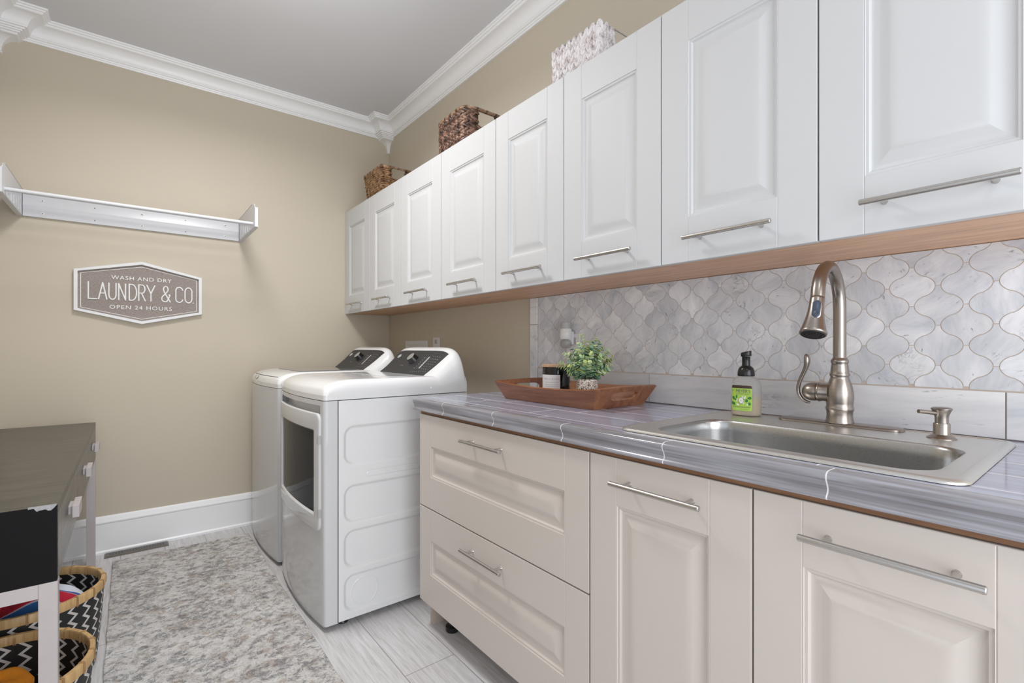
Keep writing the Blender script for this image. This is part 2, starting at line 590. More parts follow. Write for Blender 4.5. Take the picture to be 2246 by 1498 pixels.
class MB:
    def __init__(s):
        s.v, s.f, s.fm, s.uv = [], [], [], None
        s.rnd = None

    def add(s, vs, fs, m=0):
        k = len(s.v)
        s.v += [tuple(v) for v in vs]
        s.f += [tuple(i + k for i in f) for f in fs]
        s.fm += [m] * len(fs)
        return k

    def box(s, a, b, m=0):
        x0, y0, z0 = (min(a[i], b[i]) for i in range(3))
        x1, y1, z1 = (max(a[i], b[i]) for i in range(3))
        s.add([(x0, y0, z0), (x1, y0, z0), (x1, y1, z0), (x0, y1, z0), (x0, y0, z1), (x1, y0, z1), (x1, y1, z1), (x0, y1, z1)],
              [(0, 3, 2, 1), (4, 5, 6, 7), (0, 1, 5, 4), (1, 2, 6, 5), (2, 3, 7, 6), (3, 0, 4, 7)], m)

    def loops(s, loops, m=0, cap0=True, cap1=True, closed=True):
        """skin a list of equally long closed loops"""
        n = len(loops[0])
        vs = [p for L in loops for p in L]
        fs = []
        for i in range(len(loops) - 1):
            for j in range(n if closed else n - 1):
                k = (j + 1) % n
                fs.append((i * n + j, i * n + k, (i + 1) * n + k, (i + 1) * n + j))
        if cap0:
            fs.append(tuple(reversed(range(n))))
        if cap1:
            b = (len(loops) - 1) * n
            fs.append(tuple(b + j for j in range(n)))
        s.add(vs, fs, m)

    def cyl(s, p0, p1, r0, r1=None, n=20, m=0, caps=True):
        s.tube([p0, p1], [r0, r0 if r1 is None else r1], n, m, caps)

    def tube(s, pts, rad, n=16, m=0, caps=True, up=None):
        pts = [Vector(p) for p in pts]
        if not isinstance(rad, (list, tuple)):
            rad = [rad] * len(pts)
        L = []
        d0 = (pts[1] - pts[0]).normalized()
        a = Vector((0, 0, 1)) if abs(d0.z) < 0.9 else Vector((1, 0, 0))
        if up:
            a = Vector(up)
        nx = d0.cross(a).normalized()
        for i, p in enumerate(pts):
            if i == 0:
                d = pts[1] - pts[0]
            elif i == len(pts) - 1:
                d = pts[-1] - pts[-2]
            else:
                d = (pts[i + 1] - pts[i]).normalized() + (pts[i] - pts[i - 1]).normalized()
            d.normalize()
            nx = (nx - d * nx.dot(d)).normalized()
            ny = d.cross(nx)
            r = rad[i]
            rx, ry = r if isinstance(r, (list, tuple)) else (r, r)
            L.append([p + nx * (rx * math.cos(2 * PI * k / n)) + ny * (ry * math.sin(2 * PI * k / n)) for k in range(n)])
        s.loops(L, m, caps, caps)

    def lathe(s, prof, c, axis=(0, 0, 1), n=32, m=0, caps=True):
        """prof: list of (radius, height along the axis)"""
        c = Vector(c)
        ax = Vector(axis).normalized()
        a = Vector((0, 0, 1)) if abs(ax.z) < 0.9 else Vector((1, 0, 0))
        nx = ax.cross(a).normalized()
        ny = ax.cross(nx)
        L = [[c + ax * h + nx * (r * math.cos(2 * PI * k / n)) + ny * (r * math.sin(2 * PI * k / n)) for k in range(n)] for r, h in prof]
        s.loops(L, m, caps, caps)

    def prism(s, poly, fn, d0, d1, m=0):
        """poly: 2D points, fn(u, v, d) -> 3D"""
        s.loops([[fn(u, v, d0) for u, v in poly], [fn(u, v, d1) for u, v in poly]], m)

    def ell(s, c, ax, ay, az, n=8, k=5, m=0):
        c, ax, ay, az = Vector(c), Vector(ax), Vector(ay), Vector(az)
        vs = [c - az]
        for i in range(1, k):
            t = -PI / 2 + PI * i / k
            for j in range(n):
                p = 2 * PI * j / n
                vs.append(c + az * math.sin(t) + (ax * math.cos(p) + ay * math.sin(p)) * math.cos(t))
        vs.append(c + az)
        fs = []
        for j in range(n):
            fs.append((0, 1 + (j + 1) % n, 1 + j))
        for i in range(k - 2):
            for j in range(n):
                a, b = 1 + i * n + j, 1 + i * n + (j + 1) % n
                fs.append((a, b, b + n, a + n))
        e = len(vs) - 1
        for j in range(n):
            fs.append((e, 1 + (k - 2) * n + j, 1 + (k - 2) * n + (j + 1) % n))
        s.add(vs, fs, m)

    def build(s, name, mats, parent=None, smooth=None, bevel=0, seg=2, fix=True, uvs=None, rnd=None):
        if not isinstance(mats, (list, tuple)):
            mats = [mats]
        root = parent
        while root is not None and root not in ORG:
            root = root.parent
        off = ORG[root] if root is not None else Vector((0, 0, 0))
        me = bpy.data.meshes.new(name)
        me.from_pydata([(v[0] - off.x, v[1] - off.y, v[2] - off.z) for v in s.v], [], s.f)
        for mt in mats:
            me.materials.append(mt)
        for p, mi in zip(me.polygons, s.fm):
            p.material_index = mi
        if uvs is not None:
            ul = me.uv_layers.new(name='UVMap')
            for lp in me.loops:
                ul.data[lp.index].uv = uvs[lp.vertex_index]
        if rnd is not None:
            at = me.color_attributes.new('rnd', 'FLOAT_COLOR', 'POINT')
            for i, c in enumerate(rnd):
                at.data[i].color = (c[0], c[1], c[2], 1)
        if fix:
            bm = bmesh.new()
            bm.from_mesh(me)
            bmesh.ops.recalc_face_normals(bm, faces=bm.faces)
            bm.to_mesh(me)
            bm.free()
        if smooth:
            for p in me.polygons:
                p.use_smooth = True
            me.set_sharp_from_angle(angle=math.radians(smooth))
        me.update()
        o = bpy.data.objects.new(name, me)
        COL.objects.link(o)
        if parent is not None:
            o.parent = parent
        if bevel:
            b = o.modifiers.new('bevel', 'BEVEL')
            b.width = bevel
            b.segments = seg
            b.limit_method = 'ANGLE'
            b.angle_limit = math.radians(40)
        return o


def struct(o):
    o['kind'] = 'structure'
    return o


def copy_tree(o, parent=None):
    c = o.copy()
    COL.objects.link(c)
    c.parent = parent
    if o in ORG:
        ORG[c] = ORG[o].copy()
    for ch in list(o.children):
        copy_tree(ch, c)
    return c


def rrect(x0, x1, y0, y1, r, n=8):
    """closed rounded rectangle, counter clockwise"""
    P = []
    for cx, cy, a0 in ((x1 - r, y1 - r, 0), (x0 + r, y1 - r, PI / 2), (x0 + r, y0 + r, PI), (x1 - r, y0 + r, 1.5 * PI)):
        for i in range(n + 1):
            a = a0 + PI / 2 * i / n
            P.append((cx + r * math.cos(a), cy + r * math.sin(a)))
    return P


def text_polys(txt, size, spacing=1.0):
    """builtin-font text as 2D verts and faces, centred on the origin"""
    cu = bpy.data.curves.new('txt', 'FONT')
    cu.body = txt
    cu.size = size
    cu.space_character = spacing
    cu.resolution_u = 3
    ob = bpy.data.objects.new('txt', cu)
    COL.objects.link(ob)
    bpy.context.view_layer.update()
    dg = bpy.context.evaluated_depsgraph_get()
    me = bpy.data.meshes.new_from_object(ob.evaluated_get(dg))
    vs = [(v.co.x, v.co.y) for v in me.vertices]
    fs = [tuple(p.vertices) for p in me.polygons]
    bpy.data.objects.remove(ob, do_unlink=True)
    bpy.data.curves.remove(cu)
    bpy.data.meshes.remove(me)
    x0, x1 = min(v[0] for v in vs), max(v[0] for v in vs)
    y0, y1 = min(v[1] for v in vs), max(v[1] for v in vs)
    return [((x - (x0 + x1) / 2), (y - (y0 + y1) / 2)) for x, y in vs], fs, x1 - x0, y1 - y0


def put_text(mb, txt, w, h, cu, cv, fn, spacing=1.0, m=0):
    """text fitted to w x h, centred at (cu, cv), mapped through fn(u, v)"""
    vs, fs, tw, th = text_polys(txt, 1.0, spacing)
    mb.add([fn(cu + x * w / tw, cv + y * h / th) for x, y in vs], fs, m)


# ------------------------------------------------------------------ room
XW, YB, ZC, XL, YF = 1.58, 3.558, 2.85, -0.53, -1.25

mb = MB(); mb.box((XL - .1, YF - .1, -0.06), (XW + .1, YB + .1, 0)); struct(mb.build('floor', M['floor']))
mb = MB(); mb.box((XL - .1, YF - .1, ZC), (XW + .1, YB + .1, ZC + .06)); struct(mb.build('ceiling', M['ceil']))
mb = MB(); mb.box((XW, YF - .1, 0), (XW + .1, YB + .1, ZC)); struct(mb.build('wall_right', M['wall']))
mb = MB(); mb.box((XL, YB, 0), (XW, YB + .1, ZC)); struct(mb.build('wall_back', M['wall']))
mb = MB()
mb.box((XL - .1, YF - .1, 0), (XL, -.90, ZC)); mb.box((XL - .1, .70, 0), (XL, YB + .1, ZC)); mb.box((XL - .1, -.90, 2.12), (XL, .70, ZC))  # doorway gap invented to let in the added left fill
struct(mb.build('wall_left', M['wall']))
mb = MB()
mb.box((XL, YF - .1, 0), (-0.43, YF, ZC)); mb.box((1.33, YF - .1, 0), (XW, YF, ZC))
mb.box((-0.43, YF - .1, 0), (1.33, YF, 0.12)); mb.box((-0.43, YF - .1, 2.55), (1.33, YF, ZC))  # gap left in the unseen wall for the added rear fill
struct(mb.build('wall_front', M['wall']))
mb = MB()
for a in (-0.43, 0.43, 1.27):
    mb.box((a, YF - .07, .12), (a + .06, YF - .03, 2.55))
for a in (.12, 1.3, 2.49):
    mb.box((-0.43, YF - .07, a), (1.33, YF - .03, a + .06))
struct(mb.build('rear_fill_frame', M['trim']))  # unseen window frame, invented to go with the rear fill

# crown moulding: profile (distance from wall, height)
CR = [(0.0, 2.748), (0.010, 2.748), (0.012, 2.756), (0.016, 2.757), (0.018, 2.764), (0.024, 2.766), (0.027, 2.772)]
for i in range(9):
    a = i / 8 * PI / 2
    CR.append((0.030 + 0.050 * (1 - math.cos(a)), 2.775 + 0.046 * math.sin(a)))
CR += [(0.084, 2.824), (0.085, 2.830), (0.092, 2.832), (0.093, 2.840), (0.100, 2.842), (0.101, 2.8499), (0.0, 2.8499)]


def run_back(prof, x0, x1):
    return [[(x0, YB - d, z) for d, z in prof], [(x1, YB - d, z) for d, z in prof]]


mb = MB(); mb.loops(run_back(CR, XL, XW)); struct(mb.build('trim_1', M['trim'], smooth=30))
mb = MB(); mb.loops([[(XW - d, YF, z) for d, z in CR], [(XW - d, YB, z) for d, z in CR]]); struct(mb.build('trim_2', M['trim'], smooth=30))
mb = MB(); mb.loops([[(XL + d, YF, z) for d, z in CR], [(XL + d, YB, z) for d, z in CR]]); struct(mb.build('trim_3', M['trim'], smooth=30))

# stepped corner blocks, square in plan: (size, height)
BL = [(0.0, 2.652), (0.016, 2.652), (0.020, 2.656), (0.017, 2.661), (0.014, 2.664)]
for i in range(9):
    a = i / 8 * PI / 2
    BL.append((0.016 + 0.062 * (1 - math.cos(a)), 2.666 + 0.068 * math.sin(a)))
BL += [(0.082, 2.737), (0.083, 2.743), (0.092, 2.745), (0.093, 2.752), (0.101, 2.753), (0.103, 2.759), (0.111, 2.760), (0.113, 2.767), (0.122, 2.768), (0.124, 2.775)]
for i in range(9):
    a = i / 8 * PI / 2
    BL.append((0.126 + 0.056 * (1 - math.cos(a)), 2.777 + 0.046 * math.sin(a)))
BL += [(0.187, 2.826), (0.188, 2.832), (0.196, 2.834), (0.197, 2.841), (0.206, 2.842), (0.207, 2.8499)]
for nm, sx, X0 in (('trim_4', -1, XW), ('trim_5', 1, XL)):
    mb = MB()
    mb.loops([[(X0, YB, z), (X0 + sx * s_, YB, z), (X0 + sx * s_, YB - s_, z), (X0, YB - s_, z)] for s_, z in BL])
    struct(mb.build(nm, M['trim'], smooth=25))

# baseboard
BP = [(0, 0), (0.022, 0), (0.022, 0.012), (0.015, 0.020), (0.015, 0.166), (0.018, 0.171), (0.018, 0.178), (0.014, 0.184), (0.012, 0.196), (0.005, 0.206), (0, 0.208)]
mb = MB(); mb.loops([[(XL, YB - d, z) for d, z in BP], [(XW, YB - d, z) for d, z in BP]])
struct(mb.build('baseboard_back', M['trim'], smooth=30))

# ------------------------------------------------------------------ cabinet fronts
INS = [(0, 0), (0.0012, -0.0026), (0.004, -0.0030), (0.0065, -0.0034), (0.010, -0.0075), (0.0135, -0.0088), (0.017, -0.0092), (0.020, -0.0090),
       (0.030, -0.0062), (0.040, -0.0034), (0.046, -0.0018), (0.052, -0.0011), (0.058, -0.0010), (0.061, -0.0010), (0.0625, -0.0010)]


def front_panel(mb, xf, y0, y1, z0, z1, ins_y, ins_b, ins_t, th=0.019):
    """raised-panel front facing -x"""
    P = lambda u, v, w: (xf - w, u, v)
    py0, py1, pz0, pz1 = y0 + ins_y, y1 - ins_y, z0 + ins_b, z1 - ins_t
    g = 0.0014
    e = 0.0016

    def quad(a, b, c, d):
        mb.add([a, b, c, d], [(0, 1, 2, 3)])

    def strip(ya, yb, za, zb, wa=0, wb=0):
        quad(P(ya, za, wa), P(yb, za, wb), P(yb, zb, wb), P(ya, zb, wa))
    za, zb = z0 + e, z1 - e
    # stiles
    strip(y0 + e, py0 - g, za, zb)
    strip(py1 + g, y1 - e, za, zb)
    for yc in (py0, py1):
        strip(yc - g, yc, za, zb, 0, -0.0011)
        strip(yc, yc + g, za, zb, -0.0011, 0)
    # rails
    strip(py0 + g, py1 - g, za, pz0)
    strip(py0 + g, py1 - g, pz1, zb)
    # raised panel rings
    L = [[P(py0 + g + d, pz0 + d, w), P(py1 - g - d, pz0 + d, w), P(py1 - g - d, pz1 - d, w), P(py0 + g + d, pz1 - d, w)] for d, w in INS]
    mb.loops(L, 0, False, True)
    # rounded outer edge and back
    A = [P(y0 + e, za, 0), P(y1 - e, za, 0), P(y1 - e, zb, 0), P(y0 + e, zb, 0)]
    B = [P(y0 + e * .3, z0 + e * .3, -e * .3), P(y1 - e * .3, z0 + e * .3, -e * .3), P(y1 - e * .3, z1 - e * .3, -e * .3), P(y0 + e * .3, z1 - e * .3, -e * .3)]
    C = [P(y0, z0, -e), P(y1, z0, -e), P(y1, z1, -e), P(y0, z1, -e)]
    D = [P(y0, z0, -th), P(y1, z0, -th), P(y1, z1, -th), P(y0, z1, -th)]
    mb.loops([A, B, C, D], 0, False, True)


def pull(parent, xf, ya, yb, z):
    mb = MB()
    xb = xf - 0.033
    r = 0.0062
    mb.lathe([(r - .001, 0), (r, 0.001), (r, yb - ya - .001), (r - .001, yb - ya)], (xb, ya, z), (0, 1, 0), 20)
    for yy in (ya + 0.036, yb - 0.036):
        mb.lathe([(0.0065, 0), (0.0052, 0.004), (0.0048, 0.012), (0.0048, 0.034)], (xf, yy, z), (-1, 0, 0), 14)
    return mb.build('handle', M['pull'], parent, smooth=40)


def door(parent, mat, xf, y0, y1, z0, z1, hz, name='door', ins=(0.087, 0.124, 0.118), hlen=0.238):
    mb = MB()
    front_panel(mb, xf, y0, y1, z0, z1, *ins)
    d = mb.build(name, mat, parent, fix=False, smooth=18)
    c = (y0 + y1) / 2
    pull(d, xf, c - hlen / 2, c + hlen / 2, hz)
    return d


XU = 1.24
edges = [3.556, 3.092, 2.626, 2.161, 1.692, 1.274, 0.861, 0.442, 0.026]
ul = ['white wall cabinet against the beige back wall, under the small tan woven basket',
      'white wall cabinet above the dryer, under the brown woven basket',
      'white wall cabinet over the wooden tray, under the whitewashed woven basket',
      'white wall cabinet above the faucet and sink, nearest to the camera']
G = 0.0018
for i in range(4):
    yb_, ya_ = edges[2 * i], edges[2 * i + 2]
    ym = edges[2 * i + 1]
    t = thing('wall_cabinet', (XU, (ya_ + yb_) / 2, 1.398), ul[i], 'cabinet', 'white wall cabinets in a row')
    mb = MB()
    mb.box((XU + .021, ya_ + .0005, 1.405), (XW - .0005, yb_ - .0005, 2.138))
    mb.build('body', M['upper'], t, bevel=0.001)
    mb = MB()
    mb.box((XU + .021, ya_ + .0005, 1.3995), (XW - .0005, yb_ - .0005, 1.4048))
    mb.build('underside', M['under'], t)['label'] = 'reddish brown wood underside'
    for a, b in ((ya_, ym), (ym, yb_)):
        door(t, M['upper'], XU, a + G, b - G, 1.398, 2.141, 1.4595)

XB = 0.948
# drawer base
t = thing('base_cabinet', (XB, 1.352, 0), 'cream base cabinet with two wide drawers, next to the dryer', 'cabinet')
mb = MB(); mb.box((XB + .021, .8785, .118), (XW - .002, 1.822, .878)); mb.build('body', M['base'], t)
for za, zb, hz in ((0.506, 0.880, 0.823), (0.113, 0.5015, 0.437)):
    c = (0.880 + 1.826) / 2
    mb = MB(); front_panel(mb, XB, .880, 1.826, za, zb, .088, .126, .123)
    d = mb.build('drawer', M['base'], t, fix=False, smooth=18)
    pull(d, XB, 1.228, 1.466, hz)
mb = MB(); mb.box((.990, 1.795, .0), (1.34, 1.813, .1175)); mb.build('toe_board', M['toe_wood'], t)
for yy in (1.71, 0.95):
    for xx in (1.035, 1.50):
        mb = MB()
        mb.lathe([(.026, 0), (.028, .004), (.028, .02), (.016, .024), (.016, .10), (.024, .104), (.024, .118)], (xx, yy, 0), n=20)
        mb.build('foot', M['black'], t, smooth=40)
# sink base
t = thing('base_cabinet', (XB, .452, 0), 'cream base cabinet with two doors under the sink', 'cabinet')
mb = MB(); mb.box((XB + .021, .026, .118), (XW - .002, .8765, .74)); mb.build('body', M['base'], t)
mb = MB(); mb.box((XB + .021, .026, .7405), (XB + .034, .8765, .878)); mb.build('top_rail', M['base'], t)
for a, b in ((.452, .876), (.026, .452)):
    door(t, M['base'], XB, a + G, b - G, .113, .880, .824)
for yy in (.80, .10):
    for xx in (1.035, 1.50):
        mb = MB()
        mb.lathe([(.026, 0), (.028, .004), (.028, .02), (.016, .024), (.016, .10), (.024, .104), (.024, .118)], (xx, yy, 0), n=20)
        mb.build('foot', M['black'], t, smooth=40)

# ------------------------------------------------------------------ countertop
CY0, CY1 = -0.02, 1.858
t = thing('countertop', (.93, .9, .88), 'grey glossy tiled countertop with moulded tile edge over the cream cabinets', 'countertop')
HX0, HX1, HY0, HY1 = 1.005, 1.50, .170, .797   # sink cut-out
mb = MB()
z0, z1 = .893, .943
X0, X1 = .9702, XW - .0015
for a, b in (((X0, CY0), (HX0, CY1)), ((HX1, CY0), (X1, CY1)), ((HX0, CY0), (HX1, HY0)), ((HX0, HY1), (HX1, CY1))):
    mb.box((a[0], a[1], z0), (b[0], b[1], z1))
mb.build('tile_surface', M['counter'], t)
mb = MB()
for a, b in (((.953, CY0), (HX0, CY1 - .03)), ((HX1, CY0), (X1, CY1 - .03)), ((HX0, CY0), (HX1, HY0)), ((HX0, HY1), (HX1, CY1 - .03))):
    mb.box((a[0], a[1], .8815), (b[0], b[1], .8925))
mb.build('plywood_base', M['plywood'], t)
CAP = [(.9700, .8945), (.9700, .9432), (.9560, .9438), (.9410, .9434), (.9350, .9418), (.9312, .9386), (.9298, .9345), (.9304, .9300), (.9332, .9245),
       (.9366, .9190), (.9385, .9130), (.9382, .9075), (.9356, .9040), (.9328, .9015), (.9314, .8985), (.9322, .8960), (.9345, .8945)]
mb = MB(); mb.loops([[(x, CY0, z) for x, z in CAP], [(x, CY1, z) for x, z in CAP]])
mb.build('edge_tile', M['cap'], t, smooth=50)

# ------------------------------------------------------------------ backsplash
BW, BH = 0.1030, 0.0992
CYT, CZT = 0.294, 1.259


def half_curve():
    """(W/2,0) -> (0,H/2), point-symmetric about its middle, with a little notch"""
    A = []
    nw = 0.0052
    jog = 0.0030
    pm = math.radians(52)
    sx, sz = (BW / 4 - nw - jog) / (1 - math.cos(pm)), (BH / 4 - .0008) / math.sin(pm)
    for i in range(10):
        p = pm * i / 9
        A.append((BW / 2 - nw - sx * (1 - math.cos(p)), sz * math.sin(p)))
    Bq = [(BW / 2 - x, BH / 2 - z) for x, z in reversed(A)]
    return A + Bq


def lantern():
    q = half_curve()
    g = 0.0020
    P = []
    P += [(x, z) for x, z in q]
    P += [(-x, z) for x, z in reversed(q)]
    P += [(-x, -z) for x, z in q][1:]
    P += [(x, -z) for x, z in reversed(q)][:-1]
    # shrink for the grout joint
    out = []
    n = len(P)
    for i in range(n):
        a, b, c = P[i - 1], P[i], P[(i + 1) % n]
        t_ = (c[0] - a[0], c[1] - a[1])
        L = math.hypot(*t_) or 1
        out.append((b[0] - t_[1] / L * g * .5, b[1] + t_[0] / L * g * .5))
    return out


def clip(poly, axis, lim, keep_less):
    out = []
    n = len(poly)
    ins = lambda p: (p[axis] <= lim) if keep_less else (p[axis] >= lim)
    for i in range(n):
        a, b = poly[i - 1], poly[i]
        if ins(a) != ins(b):
            t_ = (lim - a[axis]) / (b[axis] - a[axis])
            q = [a[0] + (b[0] - a[0]) * t_, a[1] + (b[1] - a[1]) * t_]
            q[axis] = lim
            out.append(tuple(q))
        if ins(b):
            out.append(b)
    return out


random.seed(5)
SY0, SY1, SZ0, SZ1 = CY0, 1.794, 1.0545, 1.3975
t = thing('backsplash', (XW, .9, .944), 'marble lantern tile backsplash with rectangular marble border on the right wall', 'backsplash')
mb = MB(); mb.box((XW - .0055, CY0, .9436), (XW - .0006, 1.852, 1.3985)); mb.build('grout', M['grout'], t)
mb = MB()
rn = []
LT = lantern()
for i in range(-4, 16):
    for j in range(-4, 4):
        for hx in (0, .5):
            cy, cz = CYT + (i + hx) * BW, CZT + (j + hx) * BH
            if not (SY0 - BW < cy < SY1 + BW and SZ0 - BH < cz < SZ1 + BH):
                continue
            p = [(cy + u, cz + v) for u, v in LT]
            for ax, lim, kl in ((0, SY1 - .001, True), (0, SY0, False), (1, SZ1, True), (1, SZ0 + .001, False)):
                if len(p) > 2:
                    p = clip(p, ax, lim, kl)
            if len(p) < 3:
                continue
            ar = abs(sum(p[k - 1][0] * p[k][1] - p[k][0] * p[k - 1][1] for k in range(len(p)))) / 2
            if ar < 2e-4:
                continue
            k0 = len(mb.v)
            mb.prism(p, lambda u, v, d: (XW - d, u, v), .0050, .0064)
            c = (random.random(), random.random(), random.random())
            rn += [c] * (len(mb.v) - k0)
mb.build('lantern_tiles', M['marble'], t, rnd=rn, fix=True)
mb = MB(); rn = []
for a, b in ((CY0, .1735), (.1765, 1.1425), (1.1455, 1.791)):
    k0 = len(mb.v)
    mb.box((XW - .010, a, .9455), (XW - .004, b, 1.0520))
    rn += [(random.random(), random.random() * .3, random.random())] * (len(mb.v) - k0)
mb.build('border_tiles', M['marble_strip'], t, rnd=rn, bevel=.0008)
mb = MB(); rn = []
for a, b in ((.9455, 1.2655), (1.268, 1.3975)):
    k0 = len(mb.v)
    mb.box((XW - .012, 1.797, a), (XW - .004, 1.850, b))
    rn += [(.8 + .2 * random.random(), .77, random.random())] * (len(mb.v) - k0)
mb.build('edge_strip', M['marble_strip'], t, rnd=rn, bevel=.0015)

# ------------------------------------------------------------------ sink
t = thing('sink', (1.25, .484, .944), 'stainless steel drop-in sink set in the grey tiled countertop', 'sink')
OX0, OX1, OY0, OY1 = .985, 1.522, .150, .818
IX0, IX1, IY0, IY1 = 1.030, 1.338, .198, .752


def sl(f, r, z, n=10):
    """loop between outer (f=0) and inner (f=1) rectangles"""
    L = lambda a, b: a + (b - a) * f
    return [(x, y, z) for x, y in rrect(L(OX0, IX0), L(OX1, IX1), L(OY0, IY0), L(OY1, IY1), r, n)]


def sl2(d, r, z, n=10):
    return [(x, y, z) for x, y in rrect(IX0 + d, IX1 - d, IY0 + d, IY1 - d, r, n)]


def so(d, r, z, n=10):
    return [(x, y, z) for x, y in rrect(OX0 + d, OX1 - d, OY0 + d, OY1 - d, r, n)]


mb = MB()
mb.loops([so(0, .035, .9442), so(.001, .035, .9475), so(.004, .034, .9500), so(.012, .032, .9515), so(.0165, .031, .9512), so(.0180, .030, .9497), so(.0210, .030, .9495)], 0, False, False)
mb.loops([so(.0210, .030, .9495), sl(.75, .050, .9492), sl(.93, .058, .9490), sl2(0, .060, .9482)], 0, False, False)
mb.build('rim', M['rim_steel'], t, smooth=30)
mb = MB()
mb.loops([sl2(0, .060, .9482), sl2(.003, .060, .9455), sl2(.0048, .060, .940), sl2(.006, .060, .92), sl2(.012, .058, .80), sl2(.020, .055, .775), sl2(.045, .045, .765),
          sl2(.10, .04, .762)], 0, False, True)
mb.build('basin', M['steel'], t, smooth=50, fix=False)
mb = MB(); mb.lathe([(.045, .7625), (.042, .765), (.030, .763), (.004, .7628)], (1.184, .475, 0), n=28); mb.build('drain', M['nickel'], t, smooth=40)

# ------------------------------------------------------------------ faucet
FX, FY, FZ = 1.477, .475, .9498
t = thing('faucet', (FX, FY, FZ), 'brushed nickel pull-down gooseneck faucet behind the sink basin', 'faucet')
mb = MB()
pl = rrect(FX - .027, FX + .027, .337, .626, .0268, 8)
ins_ = lambda d, z: [(x, y, z) for x, y in rrect(FX - .027 + d, FX + .027 - d, .337 + d, .626 - d, .0268 - d, 8)]
mb.loops([ins_(0, FZ), ins_(0, FZ + .004), ins_(.003, FZ + .0065), ins_(.006, FZ + .007)])
mb.build('deck_plate', M['nickel'], t, smooth=40)
mb = MB()
z = FZ + .006
prof = [(.0360, 0), (.0360, .003), (.0345, .008), (.0330, .020), (.0335, .030), (.0352, .033), (.0362, .037), (.0355, .041), (.0338, .044), (.0345, .052),
        (.0358, .066), (.0352, .080), (.0325, .094), (.0285, .106), (.0250, .115), (.0232, .120), (.0238, .122), (.0258, .125), (.0255, .129), (.0235, .132),
        (.0232, .138), (.0216, .150), (.0208, .156), (.0228, .159), (.0232, .163), (.0218, .166), (.0180, .170), (.0172, .172)]
mb.lathe([(r_ * .89, h_) for r_, h_ in prof], (FX, FY, z), n=40)
mb.build('body', M['nickel'], t, smooth=50)
phi = math.radians(5)
sd = Vector((-math.cos(phi), -math.sin(phi), 0))
R, zc = .0985, 1.258
c0 = Vector((FX, FY, 0))
pts = [c0 + Vector((0, 0, zz)) for zz in (z + .165, 1.18, 1.24)]
for i in range(17):
    a = PI * i / 16 * 0.955
    pts.append(c0 + sd * (R - R * math.cos(a)) + Vector((0, 0, zc + R * math.sin(a))))
mb = MB()
mb.tube(pts, .0149, 24)
mb.build('spout', M['nickel'], t, smooth=50)
e = pts[-1]
hd = (pts[-1] - pts[-2]).normalized()
hd = (hd + sd * 0.16).normalized()
mb = MB()
mb.lathe([(.0140, -.001), (.0153, .000), (.0157, .006), (.0159, .020), (.0170, .037), (.0195, .054), (.0232, .070), (.0262, .082), (.0278, .0875), (.0287, .091), (.0277, .0935), (.0262, .0945)], e, hd, 32)
sh = mb.build('spray_head', M['nickel'], t, smooth=50)
mb = MB(); mb.lathe([(.0255, .092), (.0245, .0958), (.012, .0958), (.010, .0972)], e, hd, 28)
for k in range(18):
    a = 2 * PI * k / 18
    nx = hd.cross(Vector((0, 1, 0))).normalized(); ny = hd.cross(nx)
    p = e + hd * .0958 + (nx * math.cos(a) + ny * math.sin(a)) * .0185
    mb.cyl(p, p + hd * .002, .0014, n=6)
mb.build('nozzle', M['rubber'], sh, smooth=40)
# rocker button on the room side of the head
q = (CAM - e).normalized()
q = Vector((-0.93, -.37, 0))
q = (q - hd * q.dot(hd)).normalized()
sdv = hd.cross(q).normalized()
mb = MB()
def capsule(w_, h_, c_, d_):
    P_ = []
    for i in range(24):
        a = 2 * PI * i / 24
        y_ = math.sin(a) * w_ + (h_ - w_ if math.sin(a) > 0 else -(h_ - w_))
        P_.append(c_ + sdv * (math.cos(a) * w_) + hd * y_ + q * d_)
    return P_
cc = e + hd * .038
tilt = 0.0
mb.loops([capsule(.0102, .0235, cc, .0145), capsule(.0100, .0233, cc, .0198), capsule(.0092, .0224, cc, .0204)])
mb.build('button_bezel', M['pull'], sh, smooth=40)
mb = MB(); mb.loops([capsule(.0084, .0214, cc, .0160), capsule(.0082, .0212, cc, .0220), capsule(.0066, .0194, cc, .0230)])
mb.lathe([(.0062, .0225), (.0060, .0242), (.004, .0242), (.003, .0234)], cc + hd * .011, q, 16)
mb.build('button', M['button'], sh, smooth=40)
# side valve and lever
VZ = 1.034
mb = MB()
mb.lathe([(r_ * 1.08, h_ + .001) for r_, h_ in [(.0225, .022), (.0225, .040), (.0240, .043), (.0240, .047), (.0228, .049), (.0205, .0495), (.0205, .0515), (.0228, .052), (.0232, .056), (.0230, .062), (.0222, .068), (.0200, .075), (.0160, .081), (.0090, .0855), (.0015, .087)]], (FX, FY, VZ), (-.10, 1, 0), 32)
mb.build('valve', M['nickel'], t, smooth=50)
LP = [(-.004, .0838, 1.0035), (-.006, .094, 1.006), (-.008, .104, 1.014), (-.010, .1105, 1.027), (-.011, .1115, 1.042), (-.012, .1075, 1.060), (-.013, .1000, 1.078), (-.014, .0930, 1.094), (-.015, .0885, 1.108), (-.016, .0870, 1.120), (-.016, .0885, 1.131), (-.016, .0905, 1.136)]
RP = [(.004, .0022), (.0052, .0032), (.0058, .0036), (.0060, .0038), (.0060, .0040), (.0062, .0042), (.0068, .0044), (.0080, .0048), (.0092, .0056), (.0096, .0062), (.0080, .0052), (.0035, .0025)]
def cr(P_, n_):
    out = []
    for i in range(len(P_) - 1):
        p0, p1, p2, p3 = P_[max(i - 1, 0)], P_[i], P_[i + 1], P_[min(i + 2, len(P_) - 1)]
        for k in range(n_):
            u = k / n_
            out.append(tuple(0.5 * ((2 * b) + (-a + c) * u + (2 * a - 5 * b + 4 * c - d) * u * u + (-a + 3 * b - 3 * c + d) * u ** 3) for a, b, c, d in zip(p0, p1, p2, p3)))
    out.append(tuple(P_[-1]))
    return out
